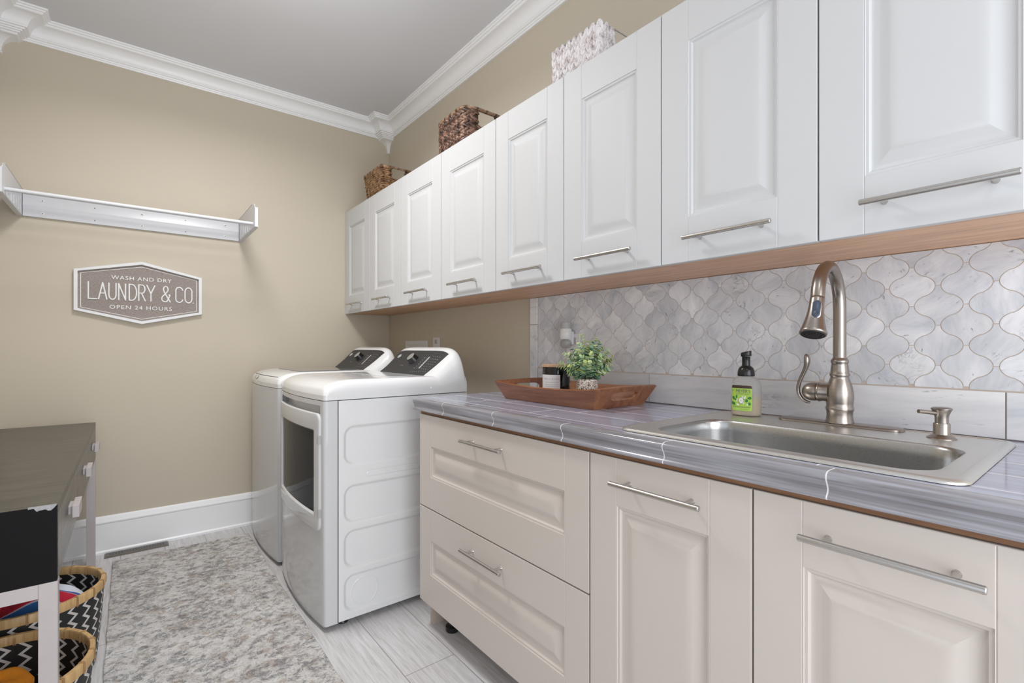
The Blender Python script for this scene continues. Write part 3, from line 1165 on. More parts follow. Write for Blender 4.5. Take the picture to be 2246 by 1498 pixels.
mb = MB()
lp = [(FX + a - .004, FY + b - .016, c) for a, b, c in cr(LP, 4)]
mb.tube(lp, [(a * 1.25, b * 1.25) for a, b in cr(RP, 4)], 14)
mb.build('lever', M['nickel'], t, smooth=60)

# ------------------------------------------------------------------ soap dispenser pump
DX, DY, DZ = 1.440, .2625, .9492
t = thing('soap_dispenser', (DX, DY, DZ), 'short brushed nickel soap dispenser pump on the sink deck, right of the faucet', 'soap dispenser')
mb = MB()
mb.lathe([(r_ * .80, h_ * .93) for r_, h_ in [(.0335, 0), (.0335, .002), (.0300, .0045), (.0240, .008), (.0195, .0105), (.0190, .012), (.0190, .036), (.0180, .0375), (.0145, .038)]], (DX, DY, DZ), n=32)
mb.build('base', M['nickel'], t, smooth=40)
mb = MB()
mb.lathe([(r_ * .88, h_ * .93) for r_, h_ in [(.0140, .037), (.0140, .050), (.0150, .057), (.0185, .066), (.0215, .0705), (.0215, .0730), (.0180, .0755), (.0080, .0765)]], (DX, DY, DZ), n=32)
mb.build('pump_head', M['nickel'], t, smooth=50)
mb = MB()
a0 = Vector((DX, DY, DZ + .056)); dv = Vector((-.72, .56, .10)).normalized()
mb.tube([a0 + dv * .008, a0 + dv * .03, a0 + dv * .046, a0 + dv * .053], [.0050, .0046, .0046, .0044], 14)
mb.build('nozzle', M['nickel'], t, smooth=40)

# ------------------------------------------------------------------ hand soap bottle
HX, HY, HZ = 1.462, .716, .9505
t = thing('soap_bottle', (HX, HY, HZ), 'translucent foaming hand soap bottle with black pump and green label', 'soap bottle')
q0 = Vector((-HX, -HY, 0)).normalized()
ang = math.radians(-20)
fn_ = Vector((q0.x * math.cos(ang) - q0.y * math.sin(ang), q0.x * math.sin(ang) + q0.y * math.cos(ang), 0))   # front normal of the bottle
fr_ = Vector((-fn_.y, fn_.x, 0))            # to the bottle's right, as seen from the front
if fr_.cross(fn_).z > 0:
    fr_ = fr_
BA, BB, BN, BZ = .0415, .0285, 2.7, 1.235


def bloop(k, z_, ka=None, n=40):
    a_, b_ = BA * k, BB * (ka if ka else k)
    o_ = []
    for i in range(n):
        p_ = 2 * PI * i / n
        c_, s_ = math.cos(p_), math.sin(p_)
        u = a_ * abs(c_) ** (2 / BN) * (1 if c_ >= 0 else -1)
        v = b_ * abs(s_) ** (2 / BN) * (1 if s_ >= 0 else -1)
        o_.append(Vector((HX, HY, HZ + z_ * BZ)) + fr_ * u + fn_ * v)
    return o_


mb = MB()
mb.loops([bloop(.90, 0), bloop(.97, .002), bloop(1, .007), bloop(1, .062), bloop(.995, .070), bloop(.95, .079), bloop(.85, .086), bloop(.72, .0905, .80), bloop(.55, .0935, .74), bloop(.48, .0945, .70), bloop(.48, .098, .70)])
mb.build('bottle', M['milky'], t, smooth=60)
mb = MB()
mb.loops([bloop(.86, .002), bloop(.955, .006), bloop(.965, .046)])
mb.build('soap_liquid', M['liquid'], t, smooth=60)
mb = MB()
tz = Vector((HX, HY, HZ))
mb.lathe([(r_, h_ * BZ) for r_, h_ in [(.0235, .0955), (.0240, .098), (.0238, .103), (.0225, .110), (.0195, .1155), (.0150, .119), (.0120, .121), (.0115, .124), (.0115, .142), (.0122, .143)]], tz, n=32)
hv = fr_ * .6 - fn_ * .2
up_ = Vector((0, 0, 1))
ov = lambda kx, ky, z_, sh_: [tz + fr_ * (kx * math.cos(2 * PI * i / 28) + sh_) + fn_ * (ky * math.sin(2 * PI * i / 28)) + up_ * (z_ * BZ + .0035 * math.cos(2 * PI * i / 28) * (1 if z_ > .15 else .3)) for i in range(28)]
mb.loops([ov(.0140, .0130, .1435, 0), ov(.0150, .0135, .1450, 0), ov(.0150, .0135, .1530, 0), ov(.0142, .0128, .1545, 0)])
mb.build('pump', M['black'], t, smooth=40)


def on_bottle(u, v, lift=.0006):
    k = min(abs(u) / BA, .98)
    dpt = BB * (1 - k ** BN) ** (1 / BN)
    return Vector((HX, HY, HZ + v * BZ)) + fr_ * u + fn_ * (dpt + lift)


def bpatch(mb, poly, lift, m=0):
    """fill a polygon given in label coordinates, following the bottle face (narrow vertical slices)"""
    us = [p[0] for p in poly]
    a, b = min(us), max(us)
    n = max(1, int((b - a) / .004))
    for i in range(n):
        lo, hi = a + (b - a) * i / n, a + (b - a) * (i + 1) / n
        p = clip(clip(poly, 0, hi, True), 0, lo, False)
        if len(p) > 2:
            mb.add([on_bottle(x, y, lift) for x, y in p], [tuple(range(len(p)))], m)


mb = MB()
LU0, LU1, LV0, LV1 = -.0335, .0265, .0125, .0735
lab = rrect(LU0, LU1, LV0, LV1, .0055, 5)
sm_ = lambda p_: p_
bpatch(mb, clip(lab, 1, .0665, True), .0006, 0)
bpatch(mb, clip(lab, 1, .0665, False), .0006, 1)
LC = (LU0 + LU1) / 2
circ = lambda cu, cv, r, ry=None, n=14: [(cu + r * math.cos(2 * PI * i / n), cv + (ry or r) * math.sin(2 * PI * i / n)) for i in range(n)]
random.seed(3)
for k in range(18):
    cu, cv = LC + random.uniform(-.025, .025), .0365 + random.uniform(-.010, .010)
    a = random.random() * PI
    el = [(cu + x * math.cos(a) - y * math.sin(a), cv + x * math.sin(a) + y * math.cos(a)) for x, y in circ(0, 0, .0042, .0022, 10)]
    bpatch(mb, el, .0008 + k * .00001, 2 if k % 2 else 3)
for cu, cv in ((-.027, .043), (.021, .044), (.0195, .030), (-.025, .0285), (-.030, .030), (.012, .0375)):
    bpatch(mb, circ(cu, cv, .0037), .0011, 2)
bpatch(mb, circ(LC + .000, .0372, .0082), .0012, 4)
bpatch(mb, circ(LC + .000, .0372, .0068), .0013, 3)
LM = [M['green_label'], M['brown_label'], M['leaf_print'], M['white_print'], M['soft_ink'], M['ink'], M['label_paper']]
fb = lambda u, v: on_bottle(u, v, .0014)
put_text(mb, "MEYER'S", .041, .0078, LC + .005, .0604, fb, 1.0, 5)
put_text(mb, "CLEAN DAY", .040, .0033, LC + .005, .0532, fb, 1.3, 5)
put_text(mb, "MRS.", .0065, .0022, LU0 + .005, .0604, fb, 1.0, 5)
put_text(mb, "APPLE", .0085, .0018, LC, .0372, fb, 1.0, 5)
put_text(mb, "FOAMING HAND SOAP", .050, .0030, LC, .0215, fb, 1.1, 5)
put_text(mb, "10 FL OZ (295 mL)", .026, .0020, LC + .010, .0158, fb, 1.1, 5)
mb.build('label', LM, t, fix=False)

# ------------------------------------------------------------------ wooden tray
TZ = .9438
t = thing('serving_tray', (1.355, 1.35, TZ), 'walnut brown wooden tray with flared sides and cut-out handles on the grey countertop', 'tray')
b0 = [(1.222, 1.112), (1.490, 1.112), (1.490, 1.598), (1.222, 1.598)]
r0 = [(1.190, 1.076), (1.522, 1.076), (1.522, 1.632), (1.190, 1.632)]
ZR = 1.0135
TH = .0085


def side(i0, i1, dip, slot):
    """one flared side board: bottom edge b0[i0]-b0[i1], rim r0[i0]-r0[i1]"""
    A, B = Vector((*b0[i0], TZ)), Vector((*b0[i1], TZ))
    C, D = Vector((*r0[i0], ZR)), Vector((*r0[i1], ZR))
    cen = Vector((1.356, 1.355, TZ))
    nrm = ((B - A).cross(C - A)).normalized()
    if nrm.dot(A - cen) < 0:
        nrm = -nrm

    def P(u, v, d):
        lo, hi = A.lerp(B, u), C.lerp(D, u)
        p = lo.lerp(hi, v)
        return p - nrm * (d * TH) - Vector((0, 0, 1)) * (dip * 4 * u * (1 - u) * v)
    n = 24
    outer = []
    for i in range(n + 1):
        outer.append((i / n, 0))
    for i in range(1, 5):
        outer.append((1, i / 4))
    for i in range(1, n + 1):
        outer.append((1 - i / n, 1))
    for i in range(1, 4):
        outer.append((0, 1 - i / 4))
    if not slot:
        mb.loops([[P(u, v, 0) for u, v in outer], [P(u, v, 1) for u, v in outer]])
        return
    hu, hv_ = .220, .205
    cen_v = .56
    inner = []
    for u, v in outer:
        a = math.atan2((v - .5) * 1.0, (u - .5) * 2.2)
        ca, sa = math.cos(a), math.sin(a)
        inner.append((.5 + hu * abs(ca) ** .5 * (1 if ca >= 0 else -1), cen_v + hv_ * abs(sa) ** .55 * (1 if sa >= 0 else -1)))
    L = [[P(u, v, 0) for u, v in outer], [P(u, v, 1) for u, v in outer], [P(u, v, 1) for u, v in inner], [P(u, v, 0) for u, v in inner], [P(u, v, 0) for u, v in outer]]
    mb.loops(L, 0, False, False)


for i0, i1, dip, slot in ((0, 1, -.004, True), (1, 2, .011, False), (2, 3, -.004, True), (3, 0, .011, False)):
    mb = MB()
    side(i0, i1, dip, slot)
    mb.build('side_board', M['tray'], t, smooth=35)
mb = MB(); mb.box((1.226, 1.116, TZ + .0005), (1.486, 1.594, TZ + .008)); mb.build('bottom', M['tray'], t)

# ------------------------------------------------------------------ candle
KX, KY, KZ = 1.375, 1.455, TZ + .009
t = thing('jar_candle', (KX, KY, KZ), 'black glass jar candle with white label and wooden lid in the tray', 'candle')
KR = .056
mb = MB(); mb.lathe([(KR - .003, 0), (KR, .003), (KR, .120), (KR - .001, .122), (KR - .004, .122)], (KX, KY, KZ), n=48); mb.build('jar', M['black_glass'], t, smooth=40)
mb = MB(); mb.lathe([(KR + .002, .1225), (KR + .0025, .124), (KR + .0025, .131), (KR + .001, .1325)], (KX, KY, KZ), n=48); mb.build('lid', M['lid_wood'], t, smooth=40)
kb = math.atan2(-KY, -KX)      # towards the camera


def on_jar(s_, v, lift=.0004):
    a = kb + s_ / KR
    return (KX + (KR + lift) * math.cos(a), KY + (KR + lift) * math.sin(a), KZ + v)


mb = MB()
A0, A1 = -.105, .016
n = 30
rows = [[on_jar(A0 + (A1 - A0) * i / n, v) for i in range(n + 1)] for v in (.006, .092)]
mb.loops(rows, 0, False, False, closed=False)
put_text(mb, "PRO + PAWS", .068, .0068, -.0215, .0755, lambda u, v: on_jar(u, v, .0008), 1.25, 1)
for v, a, b in ((.062, -.050, .008), (.052, -.052, .006), (.045, -.050, .008), (.034, -.046, -.002), (.022, -.045, -.004), (.018, -.045, .006)):
    mb.loops([[on_jar(a + (b - a) * i / 12, v, .0008) for i in range(13)], [on_jar(a + (b - a) * i / 12, v + .0009, .0008) for i in range(13)]], 1, False, False, closed=False)
mb.build('label', [M['label_paper'], M['soft_ink']], t, fix=False)

# ------------------------------------------------------------------ potted eucalyptus
PX, PY, PZ = 1.335, 1.246, TZ + .009
t = thing('potted_plant', (PX, PY, PZ), 'small bushy green eucalyptus in a speckled pot in the tray', 'plant')
mb = MB(); mb.lathe([(.037, 0), (.0385, .002), (.0405, .080), (.041, .084), (.0395, .085), (.037, .083), (.036, .076)], (PX, PY, PZ), n=40, caps=False)
mb.lathe([(.037, 0), (.001, 0)], (PX, PY, PZ), n=40, caps=False)
mb.build('pot', M['pot'], t, smooth=40)
mb = MB(); mb.lathe([(.0365, .072), (.030, .077), (.012, .080), (.001, .081)], (PX, PY, PZ), n=24, caps=False); mb.build('moss', M['soil'], t, smooth=60)
random.seed(11)
ms, ml = MB(), MB()
rl = []
tocam = Vector((-PX, -PY, 0)).normalized()
right = Vector((-tocam.y, tocam.x, 0))
if right.dot(Vector((.786, -.618, 0))) < 0:
    right = -right
tips = [(-.085, .098, .0), (-.105, .058, .01), (-.062, .060, .03), (-.022, .165, .0), (-.030, .135, .03), (.010, .140, .01), (.034, .152, -.02), (.055, .118, .0), (.078, .105, .02),
        (.092, .080, -.01), (.088, .052, .02), (.050, .085, .045), (.012, .098, .055), (-.022, .088, .055), (-.050, .115, -.02), (.025, .125, .03), (-.070, .030, .02), (.070, .048, .04),
        (.0, .07, .06), (-.04, .10, .02), (.045, .14, .01), (.0, .115, -.045), (-.06, .08, -.045), (.06, .08, -.045), (.03, .06, -.06), (-.03, .06, -.06)]
for (tx, tz_, td) in tips:
    base = Vector((PX, PY, PZ + .078)) + right * (tx * .12) + tocam * (td * .15)
    tip = Vector((PX, PY, PZ + .080 + tz_)) + right * tx + tocam * td
    mid = base.lerp(tip, .5) + Vector((0, 0, .016)) - right * (tx * .16)
    P_ = []
    for i in range(9):
        u = i / 8
        P_.append(base * (1 - u) ** 2 + mid * 2 * u * (1 - u) + tip * u * u)
    ms.tube(P_, [.0013 - .0008 * i / 8 for i in range(9)], 6)
    nl = 12
    for i in range(nl):
        u = .22 + .78 * i / (nl - 1)
        p = base * (1 - u) ** 2 + mid * 2 * u * (1 - u) + tip * u * u
        tg = ((mid - base) * (1 - u) + (tip - mid) * u).normalized()
        a0_ = random.random() * PI
        for sgn in (0, PI):
            if random.random() < .06:
                continue
            nx = tg.cross(Vector((.3, .2, 1))).normalized(); ny = tg.cross(nx)
            d = (nx * math.cos(a0_ + sgn) + ny * math.sin(a0_ + sgn))
            d = (d + tg * .35).normalized()
            nr = (tg + d * -.3 + Vector((random.uniform(-.4, .4), random.uniform(-.4, .4), random.uniform(-.2, .5)))).normalized()
            nr = (nr - d * nr.dot(d)).normalized()
            s2 = d.cross(nr)
            r = (.0150 - .0078 * max(0, (u - .35)) / .65) * random.uniform(.75, 1.15)
            c_ = p + d * (r * 1.05)
            k0 = len(ml.v)
            ring = []
            for j in range(9):
                aa = 2 * PI * j / 9
                ring.append(c_ + d * (r * math.cos(aa)) + s2 * (r * .88 * math.sin(aa)) + nr * (r * .16 * math.sin(aa) ** 2))
            th_ = nr * .0005
            ml.add([c_ + th_] + [v + th_ for v in ring] + [c_ - th_] + [v - th_ for v in ring],
                   [(0, 1 + j, 1 + (j + 1) % 9) for j in range(9)] + [(10, 11 + (j + 1) % 9, 11 + j) for j in range(9)] + [(1 + j, 11 + j, 11 + (j + 1) % 9, 1 + (j + 1) % 9) for j in range(9)])
            cv = min(1, max(0, random.gauss(.38 + .25 * u, .22)))
            rl += [(cv, cv, cv)] * (len(ml.v) - k0)
ms.build('stems', M['stem'], t, smooth=60)
ml.build('foliage', M['leaf'], t, rnd=rl, fix=False)

# ------------------------------------------------------------------ outlet and plug-in freshener
t = thing('outlet_plate', (XW - .01, 1.548, 1.075), 'cream wall outlet cover on the marble tile behind the plant', 'outlet')
mb = MB(); mb.box((XW - .0135, 1.507, 1.082), (XW - .0078, 1.590, 1.216)); mb.build('cover', M['white_plastic'], t, bevel=.0015)
for a, b in ((1.100, 1.128), (1.168, 1.198)):
    mb = MB(); mb.box((XW - .0150, 1.530, a), (XW - .0136, 1.566, b)); mb.build('socket', M['grey_plastic'], t, bevel=.001)
t = thing('air_freshener', (1.535, 1.560, 1.10), 'white plug-in air freshener with a glass oil bottle on the backsplash outlet', 'air freshener')
ax_, ay_ = 1.535, 1.562
mb = MB(); mb.lathe([(.0225, .200), (.0235, .198), (.0235, .184), (.0240, .165)], (ax_, ay_, 1.066), n=24); mb.build('dial_cap', M['grey_plastic'], t, smooth=40)
mb = MB()
mb.lathe([(.0240, .172), (.0265, .168), (.0275, .150), (.0270, .128), (.0250, .125)], (ax_, ay_, 1.066), n=28)
mb.box((ax_, ay_ - .02, 1.168), (XW - .0152, ay_ + .004, 1.225))
for k in range(5):
    a = math.atan2(-ay_, -ax_) + (k - 2) * .28
    p = Vector((ax_, ay_, 1.222)) + Vector((math.cos(a), math.sin(a), 0)) * .0265
    mb.ell(p, (.0008, 0, 0), (0, .0008, 0), (0, 0, .004), 6, 4, 1)
mb.build('housing', [M['white_plastic'], M['seam']], t, smooth=40)
mb = MB()
mb.lathe([(.010, .130), (.012, .124), (.024, .119), (.0262, .108), (.0240, .094), (.0150, .086), (.004, .085)], (ax_, ay_, 1.066), n=28)
mb.build('oil_bottle', M['milky'], t, smooth=60)

# wall boxes above the machines
t = thing('outlet_plate', (XW, 2.805, 1.10), 'narrow white wall outlet plate above the dryer console', 'outlet')
mb = MB(); mb.box((XW - .008, 2.766, 1.100), (XW - .0005, 2.845, 1.220)); mb.build('cover', M['white_plastic'], t, bevel=.0015)
for zz in (1.128, 1.178):
    mb = MB()
    mb.box((XW - .0095, 2.790, zz), (XW - .0079, 2.820, zz + .028))
    mb.build('socket', M['grey_plastic'], t, bevel=.001)
t = thing('washer_supply_box', (XW, 3.087, 1.0), 'wide white washer supply box in the wall behind the dryer console', 'wall box')
mb = MB()
for a, b in (((2.929, 1.17), (3.245, 1.20)), ((2.929, 1.0), (3.245, 1.03)), ((2.929, 1.0305), (2.955, 1.1695)), ((3.219, 1.0305), (3.245, 1.1695))):
    mb.box((XW - .012, a[0], a[1]), (XW - .0005, b[0], b[1]))
mb.build('frame', M['white_plastic'], t)
mb = MB(); mb.box((XW - .010, 2.955, 1.03), (XW - .0006, 3.219, 1.17)); mb.build('back', M['white_plastic'], t)

# ------------------------------------------------------------------ washer and dryer


def machine(kind, yn, yf, xf, label):
    """yn / yf near and far side, xf front corner plane"""
    yc, hw = (yn + yf) / 2, (yf - yn) / 2
    xb = xf + .682
    t = thing(kind, ((xf + xb) / 2, yc, 0), label, kind)
    bow = lambda y: -.026 * (1 - min(1, abs((y - yc) / hw)) ** 2)
    er = .012
    # front shell (bowed), wraps round to the side seam
    ys = [yn + (yf - yn) * i / 40 for i in range(41)]
    zb, zt = .022, .936

    def fx(y):
        dd = min(y - yn, yf - y)
        rr = er - math.sqrt(max(0, er * er - max(0, er - dd) ** 2)) if dd < er else 0
        return xf + bow(y) + rr
    ys = sorted(set(ys + [yn + er * k for k in (.05, .15, .3, .5, .75)] + [yf - er * k for k in (.05, .15, .3, .5, .75)]))
    plan = [(fx(y), y) for y in ys]
    planf = [(xf + .054, yn)] + plan + [(xf + .054, yf)]
    mb = MB()
    o = [(x, y, zb) for x, y in planf]
    if kind == 'dryer':
        # split in heights so the recess above the door can be cut in
        zs = [zb, zb + .004, .40, .882, .916, zt]
    else:
        zs = [zb, zb + .004, zt]
    L = [[(x + (.004 if z_ == zb else 0), y, z_) for x, y in planf] for z_ in zs]
    if kind == 'dryer':
        rec0, rec1 = yn + .028, yf - .028
        n = len(planf)
        vs = [p for l_ in L for p in l_]
        fs = []
        for i in range(len(L) - 1):
            for j in range(n - 1):
                yy = (planf[j][1] + planf[j + 1][1]) / 2
                if i == 3 and rec0 < yy < rec1:
                    continue
                fs.append((i * n + j, i * n + j + 1, (i + 1) * n + j + 1, (i + 1) * n + j))
        mb.add(vs, fs)
        # recess pocket
        pk = [(x, y) for x, y in planf if rec0 - .02 < y < rec1 + .02 and x < xf + .05]
        D_ = .030
        rows_ = [[(x, y, .882) for x, y in pk], [(x + D_, y, .876) for x, y in pk], [(x + D_, y, .918) for x, y in pk], [(x, y, .916) for x, y in pk]]
        mb.loops(rows_, 0, False, False, closed=False)
        for k in (0, -1):
            mb.add([r_[k] for r_ in rows_], [(0, 1, 2, 3)])
    else:
        mb.loops(L, 0, False, False, closed=False)
    # underside
    mb.add(o + [(xf + .054, yn, zb)], [tuple(range(len(o)))])
    mb.build('front_shell', M['enamel_shaded'], t, smooth=40, fix=False)
    # cabinet behind
    mb = MB()
    mb.box((xf + .067, yn + .0115, zb), (xb, yf - .004, .936))
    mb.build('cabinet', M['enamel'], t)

    # embossed side panels
    def sd_rr(x, z_, x0, x1, z0_, z1_, r):
        cx, cz = (x0 + x1) / 2, (z0_ + z1_) / 2
        dx, dz = abs(x - cx) - (x1 - x0) / 2 + r, abs(z_ - cz) - (z1_ - z0_) / 2 + r
        return math.hypot(max(dx, 0), max(dz, 0)) + min(max(dx, dz), 0) - r
    sm = lambda e0, e1, v: (lambda q_: q_ * q_ * (3 - 2 * q_))(min(1, max(0, (v - e0) / (e1 - e0))))
    pan = [(.695, 1.235, .662, .828), (.695, 1.235, .420, .580), (.695, 1.235, .232, .392), (.695, 1.235, .050, .206)]

    def emb(x, z_):
        xx = x - xf + .615
        h = 0
        for p in pan:
            h += sm(.003, -.013, sd_rr(xx, z_, *p, .045)) * .0095
        h += sm(.0028, -.0010, abs(sd_rr(xx, z_, .79, 1.14, .602, .628, .0125))) * .0030
        if kind == 'dryer':
            h -= sm(.0028, -.0010, abs(math.hypot(xx - .787, z_ - .122) - .058)) * .0022
        return h
    mb = MB()
    nx_, nz_ = (330, 480) if kind == 'dryer' else (8, 8)
    vs, fs = [], []
    for i in range(nx_ + 1):
        for j in range(nz_ + 1):
            x = xf + .058 + (xb - xf - .058) * i / nx_
            z_ = zb + .002 + (.9345 - zb - .002) * j / nz_
            vs.append((x, yn + .0005 + (emb(x, z_) if nx_ > 8 else 0), z_))
    for i in range(nx_):
        for j in range(nz_):
            a = i * (nz_ + 1) + j
            fs.append((a, a + nz_ + 1, a + nz_ + 2, a + 1))
    mb.add(vs, fs)
    k0 = len(mb.v)
    mb.box((xf + .058, yn + .0112, zb + .002), (xb, yn + .0108, .9345))
    mb.build('side_panel', M['enamel'], t, smooth=60, fix=False)
    # dark seams under the lid and along the shell
    mb = MB()
    mb.box((xf + .046, yn + .0055, zb + .003), (xf + .066, yn + .008, .9365))
    seam_loop = [(fx(y) + .005, y) for y in ys if yn + .006 <= y <= yf - .006]
    mb.loops([[(x, y, .9355) for x, y in seam_loop] + [(xb - .004, yf - .006, .9355), (xb - .004, yn + .006, .9355)],
              [(x, y, .9395) for x, y in seam_loop] + [(xb - .004, yf - .006, .9395), (xb - .004, yn + .006, .9395)]])
    mb.build('seam', M['seam'], t)
    # top cover
    zl, zl2, H = .9385, .9590, .060
    F = lambda v: (1 - (1 - min(1, max(0, v))) ** 2.4) ** (1 / 2.4)

    def top(x, y):
        dx = (x - fx(y)) / .15
        dy = min(y - yn, yf - y) / .042
        return zl2 + H * F(dx) * F(dy)
    us = [0, .006, .015, .03, .05, .08, .12, .17, .22, .28, .36, .5, .65, .8, .9, 1]
    yy_ = sorted(set([yn, yf] + [yn + .042 * k for k in (.01, .03, .08, .15, .25, .4, .6, .8, 1)] + [yf - .042 * k for k in (.01, .03, .08, .15, .25, .4, .6, .8, 1)] +
                     [yn + .042 + (yf - yn - .084) * k / 24 for k in range(25)]))
    mb = MB()
    grid = []
    for y in yy_:
        grid.append([(fx(y) + (xb - fx(y)) * u, y, top(fx(y) + (xb - fx(y)) * u, y)) for u in us])
    n = len(us)
    vs = [p for r_ in grid for p in r_]
    fs = []
    for i in range(len(grid) - 1):
        for j in range(n - 1):
            a = i * n + j
            fs.append((a, a + 1, a + n + 1, a + n))
    mb.add(vs, fs)
    ring = [grid[i][0] for i in range(len(grid))] + grid[-1][1:] + [grid[i][-1] for i in range(len(grid) - 2, -1, -1)] + grid[0][-2:0:-1]
    mb.loops([ring, [(x, y, zl2 - .004) for x, y, z_ in ring], [(x, y, zl) for x, y, z_ in ring]], 0, False, True)
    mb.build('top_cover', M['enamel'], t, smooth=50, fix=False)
    X_ = lambda v: xf - .615 + v       # shared layout in the dryer's coordinates
    if kind == 'washer':
        mb = MB()
        LG = rrect(X_(.745), X_(1.075), yn + .09, yf - .09, .03, 5)
        zz = zl2 + H
        mb.prism(LG, lambda u, v, d: (u, v, d), zz + .0002, zz + .0035)
        mb.build('lid_glass', M['lid_glass'], t, bevel=.001)
        # lid outline and finger notch
        mb = MB()
        pts_ = []
        for i in range(25):
            y = yn + .055 + (yf - yn - .11) * i / 24
            x = fx(y) + .020
            pts_.append((x, y, top(x, y) - .0005))
        mb.tube(pts_, .0022, 6)
        mb.build('lid_gap', M['seam'], t)
        mb = MB()
        P_ = []
        for i in range(13):
            y = yc + .05 + .11 * (i / 12)
            P_.append(y)
        up_l = [(fx(y) + .012, y, top(fx(y) + .012, y) + .001) for y in P_]
        lo_l = [(fx(y) + .0010, y, .978 - .010 * math.sin(PI * i / 12)) for i, y in enumerate(P_)]
        mb.loops([up_l, lo_l], 0, False, False, closed=False)
        mb.build('lid_catch', M['grey_plastic'], t, fix=False)
    else:
        mb = MB()
        zz = zl2 + H
        a_ = rrect(X_(.93), X_(1.075), yn + .10, yf - .10, .05, 6)
        mb.prism(a_, lambda u, v, d: (u, v, d), zz + .0001, zz + .0012)
        mb.build('top_inset', M['enamel_shaded'], t, smooth=40)
    # control console
    kf = lambda u: (1 - min(1, abs(u)) ** 8) ** (1 / 2.4)

    def sect(u):
        k = kf(u)
        zt_ = .965 + .190 * k
        zb_ = .965 + .048 * k
        x0_ = 1.098
        return zt_, zb_, x0_

    def slope(u, v, lift=0):
        zt_, zb_, x0_ = sect(u)
        xa, za_, xb_, zb2 = x0_, zb_, 1.238, zt_ - .014
        bul = -.006 * math.sin(PI * v)      # slightly dished face
        dx, dz = xb_ - xa, zb2 - za_
        L_ = math.hypot(dx, dz)
        nx2, nz2 = -dz / L_, dx / L_
        return (X_(xa + dx * v + nx2 * (bul + lift)), yc + u * hw, za_ + dz * v + nz2 * (bul + lift))
    mb = MB()
    us_ = [math.sin(PI / 2 * i / 22) for i in range(-22, 23)]
    us_ = [max(-.9995, min(.9995, u)) for u in us_]
    L = []
    for u in us_:
        zt_, zb_, x0_ = sect(u)
        row = [slope(u, v / 8) for v in range(9)]
        y = yc + u * hw
        k = kf(u)
        row += [(X_(1.246), y, zt_ - .006 * k), (X_(1.256), y, zt_ - .001), (X_(1.266), y, zt_), (X_(1.275), y, zt_ - .004 * k), (X_(1.281), y, zt_ - .016 * k), (X_(1.289), y, zt_ - .07 * k),
                (X_(1.2965), y, .955), (X_(1.09), y, .955)]
        L.append(row)
    mb.loops(L, 0, True, True)
    cons = mb.build('control_console', M['enamel'], t, smooth=45)
    # dark control panel
    mb = MB()
    gv, gu = 14, 26

    def pw(v):
        return .735 + .075 * v + .035 * math.sin(PI * v) * 0 - .03 * (1 - v) * v
    rows_ = []
    for j in range(gv + 1):
        v = .02 + .95 * j / gv
        rows_.append([slope((-1 + 2 * i / gu) * pw((v - .02) / .95), v, .0016) for i in range(gu + 1)])
    mb.loops(rows_, 0, False, False, closed=False)
    rimp = [rows_[0][i] for i in range(gu + 1)] + [rows_[j][gu] for j in range(1, gv + 1)] + [rows_[gv][i] for i in range(gu - 1, -1, -1)] + [rows_[j][0] for j in range(gv - 1, 0, -1)]
    mb.loops([rimp, [(x + .001, y, z_ - .002) for x, y, z_ in rimp]], 0, False, False)
    cp = mb.build('control_panel', M['dark_panel'], cons, fix=False, smooth=60)
    # dial
    kc = Vector(slope(-.02, .60, .002))
    p1, p2 = Vector(slope(-.02, .5)), Vector(slope(-.02, .7))
    nn = (p2 - p1).cross(Vector((0, 1, 0))).normalized()
    if nn.x > 0:
        nn = -nn
    mb = MB(); mb.lathe([(.029, 0), (.0285, .004), (.0270, .006), (.0262, .026), (.0255, .028)], kc, nn, 32)
    mb.lathe([(.0240, .0282), (.0235, .0292), (.001, .0294)], kc, nn, 32, 1)
    mb.build('dial', [M['black'], M['knob_face']], cons, smooth=35)
    # badge: ring with a flourish
    bc = Vector(slope(.60, .74, .0022))
    e1 = Vector((0, -1, 0)); e2 = nn.cross(e1).normalized()
    if e2.z < 0:
        e2 = -e2
    mb = MB()
    rg = [bc + e1 * (.0135 * math.cos(2 * PI * i / 28)) + e2 * (.0135 * math.sin(2 * PI * i / 28)) for i in range(29)]
    mb.tube(rg, .0011, 6)
    mb.tube([bc + e1 * (.0085 * math.cos(a) * (1 - .25 * math.sin(2 * a))) + e2 * (.0085 * math.sin(a)) for a in [2 * PI * i / 20 for i in range(21)]], .0007, 5)
    mb.tube([bc + e1 * (.005 - .001 * i) + e2 * (.005 * math.sin(i * .9)) for i in range(10)], .0007, 5)
    mb.build('badge', M['white_plastic'], cons, smooth=40)
    # printed legends and display strip
    mb = MB()

    def dash(u, v, w_, h_, m=0, lift=.0020):
        mb.add([slope(u - w_, v - h_, lift), slope(u + w_, v - h_, lift), slope(u + w_, v + h_, lift), slope(u - w_, v + h_, lift)], [(0, 1, 2, 3)], m)
    random.seed(7)
    for r_ in range(7):
        for c_ in range(4):
            dash(-.50 - .062 * c_ + random.uniform(-.006, .006), .20 + .095 * r_, .006 + random.random() * .008, .006)
    for r_ in range(6):
        dash(-.27 - random.random() * .02, .30 + .08 * r_, .012 + random.random() * .007, .007)
        dash(-.34 - random.random() * .01, .30 + .08 * r_, .009, .005)
    for c_ in range(5):
        dash(-.26 - .062 * c_, .17, .009, .006)
    dash(.26, .38, .008, .010)
    dash(.19, .37, .018, .006)
    mb.build('printed_legends', M['mark'], cons, fix=False)
    mb = MB()
    dash(-.415, .52, .022, .22)
    mb.build('display', M['grey_plastic'], cons, fix=False)
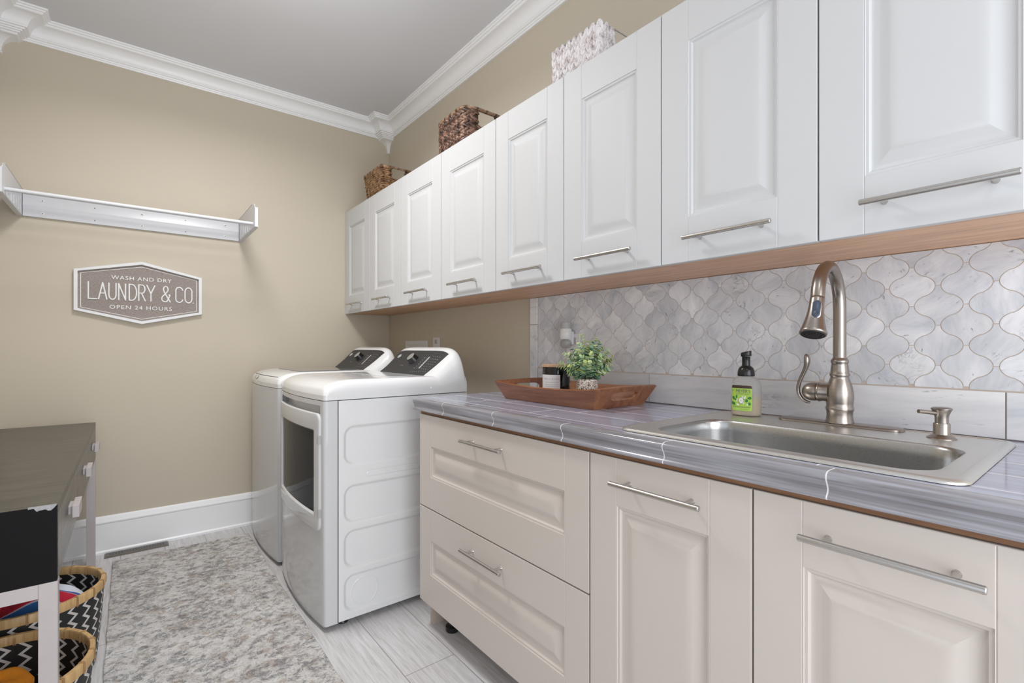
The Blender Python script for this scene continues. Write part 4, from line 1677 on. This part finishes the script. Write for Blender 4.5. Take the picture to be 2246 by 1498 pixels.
    # door
    if kind == 'dryer':
        mb = MB()
        d0, d1, dz0, dz1 = yn + .028, yf - .028, .402, .884
        dr = .030

        def dpt(u, v, lift):
            return (fx(u) - lift, u, v)

        def rp(a0, a1, b0, b1, r, nc=6, nu_=26, nv_=16):
            """rounded rectangle with a fixed number of points, for any radius"""
            P_ = []
            cs = ((a1 - r, b1 - r, 0), (a0 + r, b1 - r, PI / 2), (a0 + r, b0 + r, PI), (a1 - r, b0 + r, 1.5 * PI))
            for k_, (cx, cy, an) in enumerate(cs):
                for i in range(nc + 1):
                    q_ = an + PI / 2 * i / nc
                    P_.append((cx + r * math.cos(q_), cy + r * math.sin(q_)))
                nx3 = cs[(k_ + 1) % 4]
                e_ = (nx3[0] + r * math.cos(nx3[2]), nx3[1] + r * math.sin(nx3[2]))
                st_ = P_[-1]
                m_ = nu_ if k_ % 2 == 0 else nv_
                for i in range(1, m_):
                    P_.append((st_[0] + (e_[0] - st_[0]) * i / m_, st_[1] + (e_[1] - st_[1]) * i / m_))
            return P_
        g0, g1, gz0, gz1 = yn + .083, yf - .083, .470, .808
        dr_ = lambda d, r: rp(d0 + d, d1 - d, dz0 + d, dz1 - d, r)
        gl_ = lambda k, r: rp(g0 - k, g1 + k, gz0 - k, gz1 + k, r)
        mb.loops([[dpt(u, v, l_) for u, v in P_] for P_, l_ in ((dr_(0, dr), 0), (dr_(0, dr), .0055), (dr_(.0025, dr - .0025), .0085), (dr_(.006, dr - .006), .0092),
                  (gl_(.012, .012), .0092), (gl_(.007, .008), .0085), (gl_(0, .004), .0005))], 0, False, False)
        dd = mb.build('door', M['enamel_shaded'], t, smooth=40, fix=False)
        mb = MB()
        rows_ = []
        for j in range(2):
            rows_.append([(fx(g0 + (g1 - g0) * i / 20) - .0012, g0 + (g1 - g0) * i / 20, gz0 + (gz1 - gz0) * j) for i in range(21)])
        mb.loops(rows_, 0, False, False, closed=False)
        mb.build('door_glass', M['door_glass'], dd, fix=False, smooth=60)
        for zz in (.46, .76):
            mb = MB()
            mb.box((fx(d0) - .012, d0 - .003, zz), (fx(d0) - .002, d0 + .002, zz + .035))
            mb.build('hinge', M['grey_plastic'], dd)
    for xx in (xf + .09, xb - .08):
        for y in (yn + .045, yf - .045):
            mb = MB()
            mb.lathe([(.022, 0), (.024, .004), (.022, .010), (.012, .012), (.012, .0225)], (xx, y, 0), n=16)
            mb.build('foot', M['black'], t, smooth=40)
    return t


machine('dryer', 2.008, 2.702, .615, 'white front-loading dryer with a dark square door window, beside the cream cabinets')
machine('washer', 2.768, 3.462, .612, 'white top-loading washing machine between the dryer and the back wall')

# ------------------------------------------------------------------ baskets on the wall cabinets


def weave_side(mb, P, U, Wd, Hh, nrm, cu, cv, tilt, row_alt, fat=.45, skip=None):
    """ellipsoid strands covering a P + u*U + v*V face"""
    nu, nv = max(1, round(Wd / cu)), max(1, round(Hh / cv))
    for j in range(nv):
        for i in range(nu):
            u = (i + .5 + (.5 if j % 2 and row_alt else 0)) / nu
            v = (j + .5) / nv
            if u > .99 or (skip and skip(u, v)):
                continue
            sg = 1 if ((j if row_alt else i) % 2) else -1
            a = math.radians(tilt * sg + random.uniform(-7, 7))
            p, ud, vd, nd_ = P(u, v)
            p = p + nd_ * random.uniform(-.001, .0015)
            if row_alt:      # strands lie along u
                d = ud * math.cos(a) + vd * math.sin(a)
                e_ = vd * math.cos(a) - ud * math.sin(a)
                mb.ell(p, e_ * (cv * .58), nd_ * (cv * fat), d * (cu * .86), 7, 5)
            else:            # strands lie along v
                d = vd * math.cos(a) + ud * math.sin(a)
                e_ = ud * math.cos(a) - vd * math.sin(a)
                mb.ell(p, e_ * (cu * .62), nd_ * (cu * fat), d * (cv * .86), 7, 5)


def basket(x0, x1, y0, y1, zb, zt, taper, rad, mat, core, rimmat, cu, cv, tilt, row_alt, label, hole=.055, cord=.008, rise=0.0, wire=False):
    t = thing('woven_basket', ((x0 + x1) / 2, (y0 + y1) / 2, zb), label, 'basket', 'woven baskets on top of the wall cabinets')
    Hh = zt - zb
    cx, cy = (x0 + x1) / 2, (y0 + y1) / 2

    def ring(v, d=0):
        k = taper * (1 - v) - d
        return rrect(x0 + k, x1 - k, y0 + k, y1 - k, max(rad, .004), 5)
    R0 = ring(1)
    per = []
    n = len(R0)
    for i in range(n):
        a, b = R0[i], R0[(i + 1) % n]
        per.append(math.hypot(b[0] - a[0], b[1] - a[1]))
    tot = sum(per)

    def at(u, v, d=0):
        s_ = (u % 1) * tot
        R_ = ring(v, d)
        i = 0
        while i < n - 1 and s_ > per[i]:
            s_ -= per[i]; i += 1
        a, b = Vector((*R_[i], zb + v * Hh)), Vector((*R_[(i + 1) % n], zb + v * Hh))
        f = s_ / per[i] if per[i] else 0
        p = a.lerp(b, min(1, f))
        ud = (b - a).normalized()
        vd = Vector((0, 0, 1))
        return p, ud, vd, Vector((ud.y, -ud.x, 0))

    def inhole(u, v):
        p = at(u, 1)[0]
        return abs(p.x - cx) < hole and (p.y < y0 + .02 or p.y > y1 - .02) and v > .58 and not (abs(p.x - cx) > hole * .98)
    mb = MB()
    weave_side(mb, at, None, tot, Hh, None, cu, cv, tilt, row_alt, skip=inhole)
    mb.build('weave', mat, t, smooth=60, fix=False)
    # core wall
    mb = MB()
    nn = 72
    nvv = 6
    for i in range(nn):
        for j in range(nvv):
            u0, u1, v0, v1 = i / nn, (i + 1) / nn, j / nvv, (j + 1) / nvv
            if inhole((u0 + u1) / 2, (v0 + v1) / 2):
                continue
            q = [at(u, v, -.002)[0] for u, v in ((u0, v0), (u1, v0), (u1, v1), (u0, v1))]
            q2 = [at(u, v, -.006)[0] for u, v in ((u0, v0), (u1, v0), (u1, v1), (u0, v1))]
            mb.add(q + q2, [(0, 1, 2, 3), (7, 6, 5, 4), (0, 4, 5, 1), (1, 5, 6, 2), (2, 6, 7, 3), (3, 7, 4, 0)])
    mb.add([(x, y, zb + .003) for x, y in ring(0, -.003)], [tuple(range(n))])
    mb.build('lining', core, t, fix=False)
    # wrapped rim
    mb = MB()
    rp = []
    K = 150
    for i in range(K + 1):
        p, ud, vd, nd_ = at(i / K, 1)
        hh = rise * math.exp(-((p.y - (y0 + .05)) / .10) ** 2)
        rp.append(p + Vector((0, 0, hh)))
    if wire:
        mb.tube(rp, .0022, 6)
    else:
        mb.tube(rp, cord * .8, 8)
        M_ = int(tot / .0062)
        for i in range(M_):
            f = i / M_ * K
            a, b = rp[int(f)], rp[min(K, int(f) + 1)]
            p = a.lerp(b, f - int(f))
            d = (b - a).normalized()
            nd2 = Vector((d.y, -d.x, 0)).normalized()
            ln = (Vector((0, 0, 1)) + d * .45).normalized()
            mb.ell(p, d * .0030, nd2 * (cord * 1.05), ln * (cord * 1.15), 6, 5, 1 if i % 9 in (3, 4) else 0)
    mb.build('rim', [rimmat, M['weave_dark']] if not wire else [rimmat], t, smooth=60, fix=False)
    return t


random.seed(21)
ZT = 2.143
basket(1.270, 1.505, 2.972, 3.262, ZT, 2.328, .022, .006, M['weave_tan'], M['weave_dark'], M['rim_tan'], .028, .0140, 16, True, 'small tapered tan woven basket on the cabinets nearest the room corner')
basket(1.266, 1.510, 1.972, 2.262, ZT, 2.315, .002, .060, M['weave_brown'], M['weave_dark'], M['rim_tan'], .034, .0185, 24, True, 'dark brown woven basket with a wrapped rim on the white cabinets', cord=.010, rise=.006)
basket(1.272, 1.515, 1.128, 1.368, ZT, 2.281, .002, .010, M['weave_white'], M['weave_white_core'], M['grey_plastic'], .0150, .029, 22, False, 'whitewashed braided basket on the white cabinets, nearest the camera', hole=.05, wire=True)

# ------------------------------------------------------------------ wall rack
WY = YB
t = thing('wall_rack', (.055, WY, 1.835), 'white metal folding drying rack mounted on the back wall above the sign', 'wall rack')
mb = MB()
RK = [(0.0005, 1.838), (.014, 1.838), (.014, 1.842), (.0105, 1.846), (.0105, 1.886), (.013, 1.893), (.013, 1.899), (.0105, 1.906), (.0105, 1.950), (.014, 1.953), (.014, 1.957), (.0005, 1.957)]
mb.loops([[(-.438, WY - d, z_) for d, z_ in RK], [(.550, WY - d, z_) for d, z_ in RK]])
mb.build('back_plate', M['rack'], t, smooth=25)
for nm, xx, sg in (('l', -.440, -1), ('r', .552, 1)):
    mb = MB()
    ol = [(WY - .001, 1.836), (WY - .505, 1.836), (WY - .512, 1.842), (WY - .512, 1.940), (WY - .500, 1.958), (WY - .470, 1.974), (WY - .43, 1.979), (WY - .001, 1.979)]
    mb.loops([[(xx, y, z_) for y, z_ in ol], [(xx + sg * .0025, y, z_) for y, z_ in ol]])
    # folded flanges along the lower and front edges
    mb.box((xx, WY - .510, 1.8345), (xx + sg * .020, WY - .001, 1.8375))
    mb.box((xx, WY - .5135, 1.836), (xx + sg * .016, WY - .5105, 1.945))
    mb.box((xx, WY - .44, 1.977), (xx + sg * .014, WY - .001, 1.9795))
    for k in range(6):
        y = WY - .06 - .062 * k
        mb.box((xx - sg * .0022, y, 1.846), (xx, y + .006, 1.925 - .012 * k))
    mb.build('side_bracket', M['rack'], t)
mb = MB()
mb.tube([(-.452, WY - .455, 1.8620), (.560, WY - .455, 1.8620)], .0092, 18)
mb.build('front_rod', M['rack'], t, smooth=40)
for k in range(5):
    y = WY - .39 + .068 * k
    z_ = 1.155 + (1.862 - 1.155) * y / (WY - .455)
    mb = MB(); mb.cyl((-.440, y, z_), (.552, y, z_), .0035, n=10)
    mb.build('rod', M['rack'], t, smooth=40)
for x_ in (-.364, .054, .474):
    for z_ in (1.927, 1.859):
        mb = MB()
        mb.lathe([(.0085, 0), (.0078, .0022), (.0030, .0026), (.0028, .0012), (.0002, .0012)], (x_, WY - .0104, z_), (0, -1, 0), 18)
        mb.lathe([(.0030, .0020), (.0002, .0030)], (x_, WY - .0104, z_), (0, -1, 0), 10, 1)
        mb.build('screw', [M['white_plastic'], M['seam']], t, smooth=40)
for x_ in (-.154, .265):
    for z_ in (1.927, 1.859):
        mb = MB()
        mb.lathe([(.0026, 0), (.0024, .0008), (.0002, .0008)], (x_, WY - .0104, z_ - .002), (0, -1, 0), 10)
        mb.lathe([(.0014, 0), (.0013, .0008), (.0002, .0008)], (x_, WY - .0104, z_ + .0005), (0, -1, 0), 8)
        mb.build('keyhole', M['seam'], t)

# ------------------------------------------------------------------ laundry sign
t = thing('wall_sign', (.0535, WY, 1.29), 'hexagonal taupe LAUNDRY & CO. sign with white frame on the back wall', 'sign')
SC = .0535


def hexa(d):
    hw_, hs, ht = .2945 - d, .1115 - d * .62, .1805 - d * 1.04
    c = 1.4695
    return [(SC - hw_, c - hs), (SC, c - ht), (SC + hw_, c - hs), (SC + hw_, c + hs), (SC, c + ht), (SC - hw_, c + hs)]


f3 = lambda u, v, d: (u, WY - d, v)
mb = MB()
H3 = lambda d, y: [f3(u, v, y) for u, v in hexa(d)]
mb.loops([H3(0, .0008), H3(0, .0245), H3(.001, .0255), H3(.0155, .0255), H3(.0165, .0245), H3(.0165, .012)], 0, True, False)
mb.build('frame', M['sign_frame'], t)
mb = MB(); mb.prism(hexa(.016), f3, .002, .0125); mb.build('board', M['linen'], t)
mb = MB(); mb.loops([H3(.027, .0124), H3(.027, .0134), H3(.0295, .0134), H3(.0295, .0124)], 0, False, False); mb.build('border_line', M['sign_letter'], t)
mb = MB()
ft = lambda u, v: (u, WY - .0142, v)
put_text(mb, 'WASH AND DRY', .278, .0220, SC + .002, 1.5505, ft, 1.15)
o_ = mb.build('small_lettering', M['sign_letter'], t, fix=False)
sl_ = o_.modifiers.new('thick', 'SOLIDIFY'); sl_.thickness = .0016; sl_.offset = 0
mb = MB()
put_text(mb, 'OPEN 24 HOURS', .288, .0220, SC - .001, 1.3835, ft, 1.15)
o_ = mb.build('small_lettering', M['sign_letter'], t, fix=False)
sl_ = o_.modifiers.new('thick', 'SOLIDIFY'); sl_.thickness = .0016; sl_.offset = 0
# tall rounded strokes: letter shapes in a 1 x 1 box
def arc(cx, cy, rx, ry, a0, a1, n=14):
    return [(cx + rx * math.cos(math.radians(a0 + (a1 - a0) * i / n)), cy + ry * math.sin(math.radians(a0 + (a1 - a0) * i / n))) for i in range(n + 1)]
GL = {
    'L': [[(0, 1), (0, 0), (1, 0)]],
    'A': [[(0, 0), (.5, 1), (1, 0)], [(.2, .36), (.8, .36)]],
    'U': [[(0, 1), (0, .30)] + arc(.5, .30, .5, .30, 180, 360) + [(1, .30), (1, 1)]],
    'N': [[(0, 0), (0, 1), (1, 0), (1, 1)]],
    'D': [[(0, 0), (0, 1), (.35, 1)] + arc(.35, .5, .65, .5, 90, -90, 20) + [(0, 0)]],
    'R': [[(0, 0), (0, 1), (.5, 1)] + arc(.5, .74, .45, .26, 90, -90) + [(0, .48)], [(.42, .48), (1, 0)]],
    'Y': [[(0, 1), (.5, .48), (1, 1)], [(.5, .48), (.5, 0)]],
    '&': [[(1, 0), (.30, .62)] + arc(.48, .81, .27, .19, 225, -45, 18) + [(.40, .50), (.12, .36)] + arc(.40, .20, .40, .20, 155, 300, 16) + [(.80, .22), (1, .46)], [(.84, .46), (1, .46)]],
    'C': [arc(.5, .78, .5, .22, 10, 180) + arc(.5, .22, .5, .22, 180, 350)],
    'O': [arc(.5, .72, .5, .28, 0, 180) + arc(.5, .28, .5, .28, 180, 360) + [(1, .72)]],
    '.': [[(.0, .0), (.01, .0)]],
}
lay = [('L', -.1815, -.1465), ('A', -.1385, -.103), ('U', -.094, -.063), ('N', -.051, -.021), ('D', -.004, .029), ('R', .039, .069), ('Y', .077, .114), ('&', .147, .188), ('C', .216, .250), ('O', .262, .297), ('.', .3035, .304)]
zl0, zl1 = 1.4245, 1.5155
mb = MB()
for ch, u0, u1 in lay:
    for st in GL[ch]:
        P_ = [(u0 + x * (u1 - u0), WY - .0135, zl0 + y * (zl1 - zl0)) for x, y in st]
        if ch == 'Y':
            pass
        for p, q_ in zip(P_[:-1], P_[1:]):
            mb.cyl(p, q_, .0037, n=8)
        for p in P_:
            mb.ell(p, (.0038, 0, 0), (0, .0038, 0), (0, 0, .0038), 8, 5)
mb.build('raised_lettering', M['sign_letter'], t, smooth=50)

# ------------------------------------------------------------------ console table
TX0, TX1, TY0, TY1 = -.512, -.143, 1.668, 3.370
t = thing('console_table', ((TX0 + TX1) / 2, (TY0 + TY1) / 2, 0), 'dark wood console table with silver legs and drawer pulls against the left wall', 'table')
mb = MB(); mb.box((TX0, TY0 + .0008, .7395), (TX1, TY1, .760)); mb.build('table_top', M['table_top'], t, bevel=.001)
mb = MB(); mb.box((TX0, TY0 + .0012, .569), (TX1 - .019, TY1, .739)); mb.build('drawer_case', M['table_front'], t)
mb = MB(); mb.box((TX0, TY0, .568), (TX1 - .001, TY0 + .001, .7592)); mb.build('end_panel', M['table_black'], t)
dy = [1.672, 2.237, 2.803, 3.368]
for k in range(3):
    mb = MB(); mb.box((TX1 - .018, dy[k] + .0015, .571), (TX1, dy[k + 1] - .0015, .7375))
    d = mb.build('drawer', M['table_front'], t, bevel=.0008)
    c = (dy[k] + dy[k + 1]) / 2
    mb = MB()
    kz = .676
    mb.box((TX1, c - .034, kz - .012), (TX1 + .010, c + .034, kz + .012))
    mb.box((TX1 + .010, c - .052, kz - .018), (TX1 + .026, c + .052, kz + .018))
    mb.build('pull', M['silver'], d, bevel=.0012)
LW = .036
zf1 = .568
for x_, y in ((TX1 - LW, TY0), (TX0, TY0), (TX1 - LW, TY1 - LW), (TX0, TY1 - LW)):
    mb = MB(); mb.box((x_, y, 0), (x_ + LW, y + LW, zf1 - .0005)); mb.build('leg', M['silver'], t, bevel=.001)
for y in (TY0, TY1 - LW):
    mb = MB()
    mb.box((TX0 + LW, y, zf1 - LW), (TX1 - LW, y + LW, zf1 - .0005))
    mb.build('end_rail', M['silver'], t, bevel=.001)
mb = MB()
random.seed(2)
pt = [(TX1 - .001, .7600)]
top_ = [(TX1 - .002 - .0052 * i, .7604) for i in range(11)]
bot_ = [(TX1 - .002 - .0052 * i, .7604 - (.0105 if 0 < i < 8 else .004) + random.uniform(-.0028, .0028)) for i in range(11)]
mb.loops([[(x_, TY0 - .0004, z_) for x_, z_ in top_], [(x_, TY0 - .0004, z_) for x_, z_ in bot_]], 0, False, False, closed=False)
mb.loops([[(x_, TY0 - .0004, .7606) for x_, z_ in top_], [(x_, TY0 + .006, .7606) for x_, z_ in top_]], 0, False, False, closed=False)
mb.build('chipped_edge', M['chip'], t, fix=False)

# ------------------------------------------------------------------ laundry baskets and towels


def laundry_basket(x_, y_, r, h, label, rim_h=.030, nu=26, turn=0.0):
    t = thing('laundry_basket', (x_, y_, 0), label, 'basket', 'round chevron laundry baskets under the table')
    n = 72
    rb = r * .86
    rad = lambda v: rb + (r - .006 - rb) * min(1, v * 1.25) ** .7
    vs, fs, uvs = [], [], []
    nz = 14
    zig = .036
    for side_, dr in ((0, 0), (1, -.006)):
        for j in range(nz + 1):
            v = j / nz
            for i in range(n + 1):
                a = 2 * PI * i / n + turn
                R_ = rad(v) + dr
                vs.append((x_ + R_ * math.cos(a), y_ + R_ * math.sin(a), .002 + v * (h - .010)))
                uvs.append((i / n * nu, v * h / zig))
        k0 = side_ * (nz + 1) * (n + 1)
        for j in range(nz):
            for i in range(n):
                a = k0 + j * (n + 1) + i
                fs.append((a, a + 1, a + n + 2, a + n + 1))
    mb = MB(); mb.add(vs, fs)
    k = len(mb.v)
    mb.add([(x_ + (rb - .003) * math.cos(2 * PI * i / 40), y_ + (rb - .003) * math.sin(2 * PI * i / 40), .004) for i in range(40)], [tuple(range(40))])
    uvs += [(0.5, 0.1)] * 40
    mb.build('woven_body', M['chevron'], t, fix=False, smooth=60, uvs=uvs)
    mb = MB()
    z0_, z1_ = h - rim_h, h
    prof = [(r - .014, z0_ + .003), (r - .014, z1_ - .003), (r - .012, z1_), (r - .002, z1_), (r, z1_ - .003), (r, z0_ + .002), (r - .002, z0_), (r - .004, z0_)]
    mb.lathe(prof, (x_, y_, 0), n=72, caps=False)
    rim_ = mb.build('bamboo_rim', M['bamboo'], t, smooth=40)
    for i in range(20):
        mb = MB()
        a = 2 * PI * i / 20 + turn
        for da in (-.012, .006):
            c_, s_ = math.cos(a + da), math.sin(a + da)
            P_ = [(x_ + R_ * c_, y_ + R_ * s_, z_) for R_, z_ in ((r + .001, z0_ - .002), (r + .0015, (z0_ + z1_) / 2), (r + .001, z1_), (r - .004, z1_ + .0015), (r - .0115, z1_ + .001), (r - .0155, (z0_ + z1_) / 2), (r - .015, z0_))]
            mb.tube(P_, .0013, 6)
        mb.box((x_ + (r + .0002) * math.cos(a - .003) - .001, y_ + (r + .0002) * math.sin(a - .003) - .001, z0_), (x_ + (r + .0002) * math.cos(a - .003) + .001, y_ + (r + .0002) * math.sin(a - .003) + .001, z1_))
        mb.build('rim_binding', M['binding'], rim_, smooth=50)
    return t


laundry_basket(-.2765, 2.365, .205, .305, 'black and white chevron laundry basket holding a striped towel, further from the camera', turn=.1, nu=26)
laundry_basket(-.303, 1.905, .222, .272, 'black and white chevron laundry basket holding an orange towel, nearest the camera', turn=.2, nu=27)


def heap(name, mat, cx, cy, rx, ry, z0_, h, label, seed, ang=0.0):
    """soft folded cloth mound"""
    random.seed(seed)
    nu_, nv_ = 40, 40
    vs, uvs, fs = [], [], []
    ph = [random.random() * 6 for _ in range(6)]
    ca, sa = math.cos(ang), math.sin(ang)
    for i in range(nu_ + 1):
        for j in range(nv_ + 1):
            u, v = -1 + 2 * i / nu_, -1 + 2 * j / nv_
            # square to disc
            du, dv_ = u * math.sqrt(1 - v * v / 2), v * math.sqrt(1 - u * u / 2)
            rr = math.hypot(du, dv_)
            zz = h * max(0, 1 - rr ** 2.6)
            zz += .010 * math.sin(5 * du + ph[0] + 2 * dv_) * (1 - rr ** 4) + .006 * math.sin(9 * dv_ + ph[1] - 4 * du) * (1 - rr ** 4)
            x_, y_ = du * rx, dv_ * ry
            vs.append((cx + x_ * ca - y_ * sa, cy + x_ * sa + y_ * ca, z0_ + zz))
            uvs.append(((dv_ + 1) / 2 + .03 * math.sin(3 * du + ph[2]), (du + 1) / 2))
    for i in range(nu_):
        for j in range(nv_):
            a = i * (nv_ + 1) + j
            fs.append((a, a + nv_ + 1, a + nv_ + 2, a + 1))
    mb = MB(); mb.add(vs, fs)
    mb.add([(p[0], p[1], z0_ - .20) for p in vs], [tuple(reversed(f)) for f in fs][:0])
    ring = [i * (nv_ + 1) for i in range(nu_ + 1)] + [nu_ * (nv_ + 1) + j for j in range(1, nv_ + 1)] + [i * (nv_ + 1) + nv_ for i in range(nu_ - 1, -1, -1)] + [j for j in range(nv_ - 1, 0, -1)]
    k0 = len(vs)
    mb.v = mb.v[:k0]
    low = [((vs[i][0] - cx) * .86 + cx, (vs[i][1] - cy) * .86 + cy, .012) for i in ring]
    uv2 = [uvs[i] for i in ring]
    m_ = len(ring)
    mb.v += low
    for i in range(m_):
        mb.f.append((ring[i], ring[(i + 1) % m_], k0 + (i + 1) % m_, k0 + i)); mb.fm.append(0)
    mb.f.append(tuple(k0 + i for i in range(m_))); mb.fm.append(0)
    o = mb.build(name, mat, None, smooth=60, uvs=uvs + uv2)
    tag(o, label, 'towel')
    return o


heap('towel', M['towel'], -.270, 2.345, .142, .142, .250, .072, 'red, blue and white striped towel in the further chevron laundry basket', 4, .0)
heap('towel', M['orange'], -.330, 1.960, .112, .085, .190, .060, 'orange towel in the laundry basket nearest the camera', 9, .1)

# ------------------------------------------------------------------ rug
random.seed(8)
RX0, RX1, RY0, RY1 = -.074, .574, -.35, 3.375
mb = MB()
def wob(k): return .0012 * math.sin(k * 37.0) + random.uniform(-.0008, .0008)
out = []
for i in range(131):
    out.append((RX0 + wob(i), RY0 + (RY1 - RY0) * i / 130))
for i in range(1, 31):
    out.append((RX0 + (RX1 - RX0) * i / 30, RY1 + wob(i) - .014 * i / 30))
for i in range(1, 131):
    out.append((RX1 + wob(i), RY1 - .014 - (RY1 - .014 - RY0) * i / 130))
for i in range(1, 30):
    out.append((RX1 + (RX0 - RX1) * i / 30, RY0))
ins2 = lambda d, z_: [(x_ + (d if x_ < .25 else -d), y + (d if y < 1.5 else -d) * (1 if abs(y - RY1) < .03 or y < RY0 + .01 else 0), z_) for x_, y in out]
mb.loops([ins2(0, .001), ins2(0, .007), ins2(.003, .0095)])
tag(mb.build('rug', M['rug'], None), 'long grey and beige distressed runner rug on the tile floor', 'rug')

# ------------------------------------------------------------------ floor register
t = thing('floor_vent', (.03, 3.50, 0), 'bronze metal floor register between the rug and the white baseboard', 'vent')
mb = MB()
VX0, VX1, VY0, VY1 = -.112, .178, 3.458, 3.530
e3 = lambda d, z_: [(VX0 + d, VY0 + d, z_), (VX1 - d, VY0 + d, z_), (VX1 - d, VY1 - d, z_), (VX0 + d, VY1 - d, z_)]
mb.loops([e3(0, .0005), e3(0, .003), e3(.009, .0085), e3(.012, .0085)], 0, True, True)
mb.build('frame', M['vent'], t)
mb = MB()
nS = 20
for i in range(nS):
    x_ = VX0 + .026 + (VX1 - VX0 - .052) * i / (nS - 1)
    mb.box((x_ - .0042, 3.478, .0086), (x_ + .0042, 3.508, .0091))
mb.build('slots', M['black'], t)
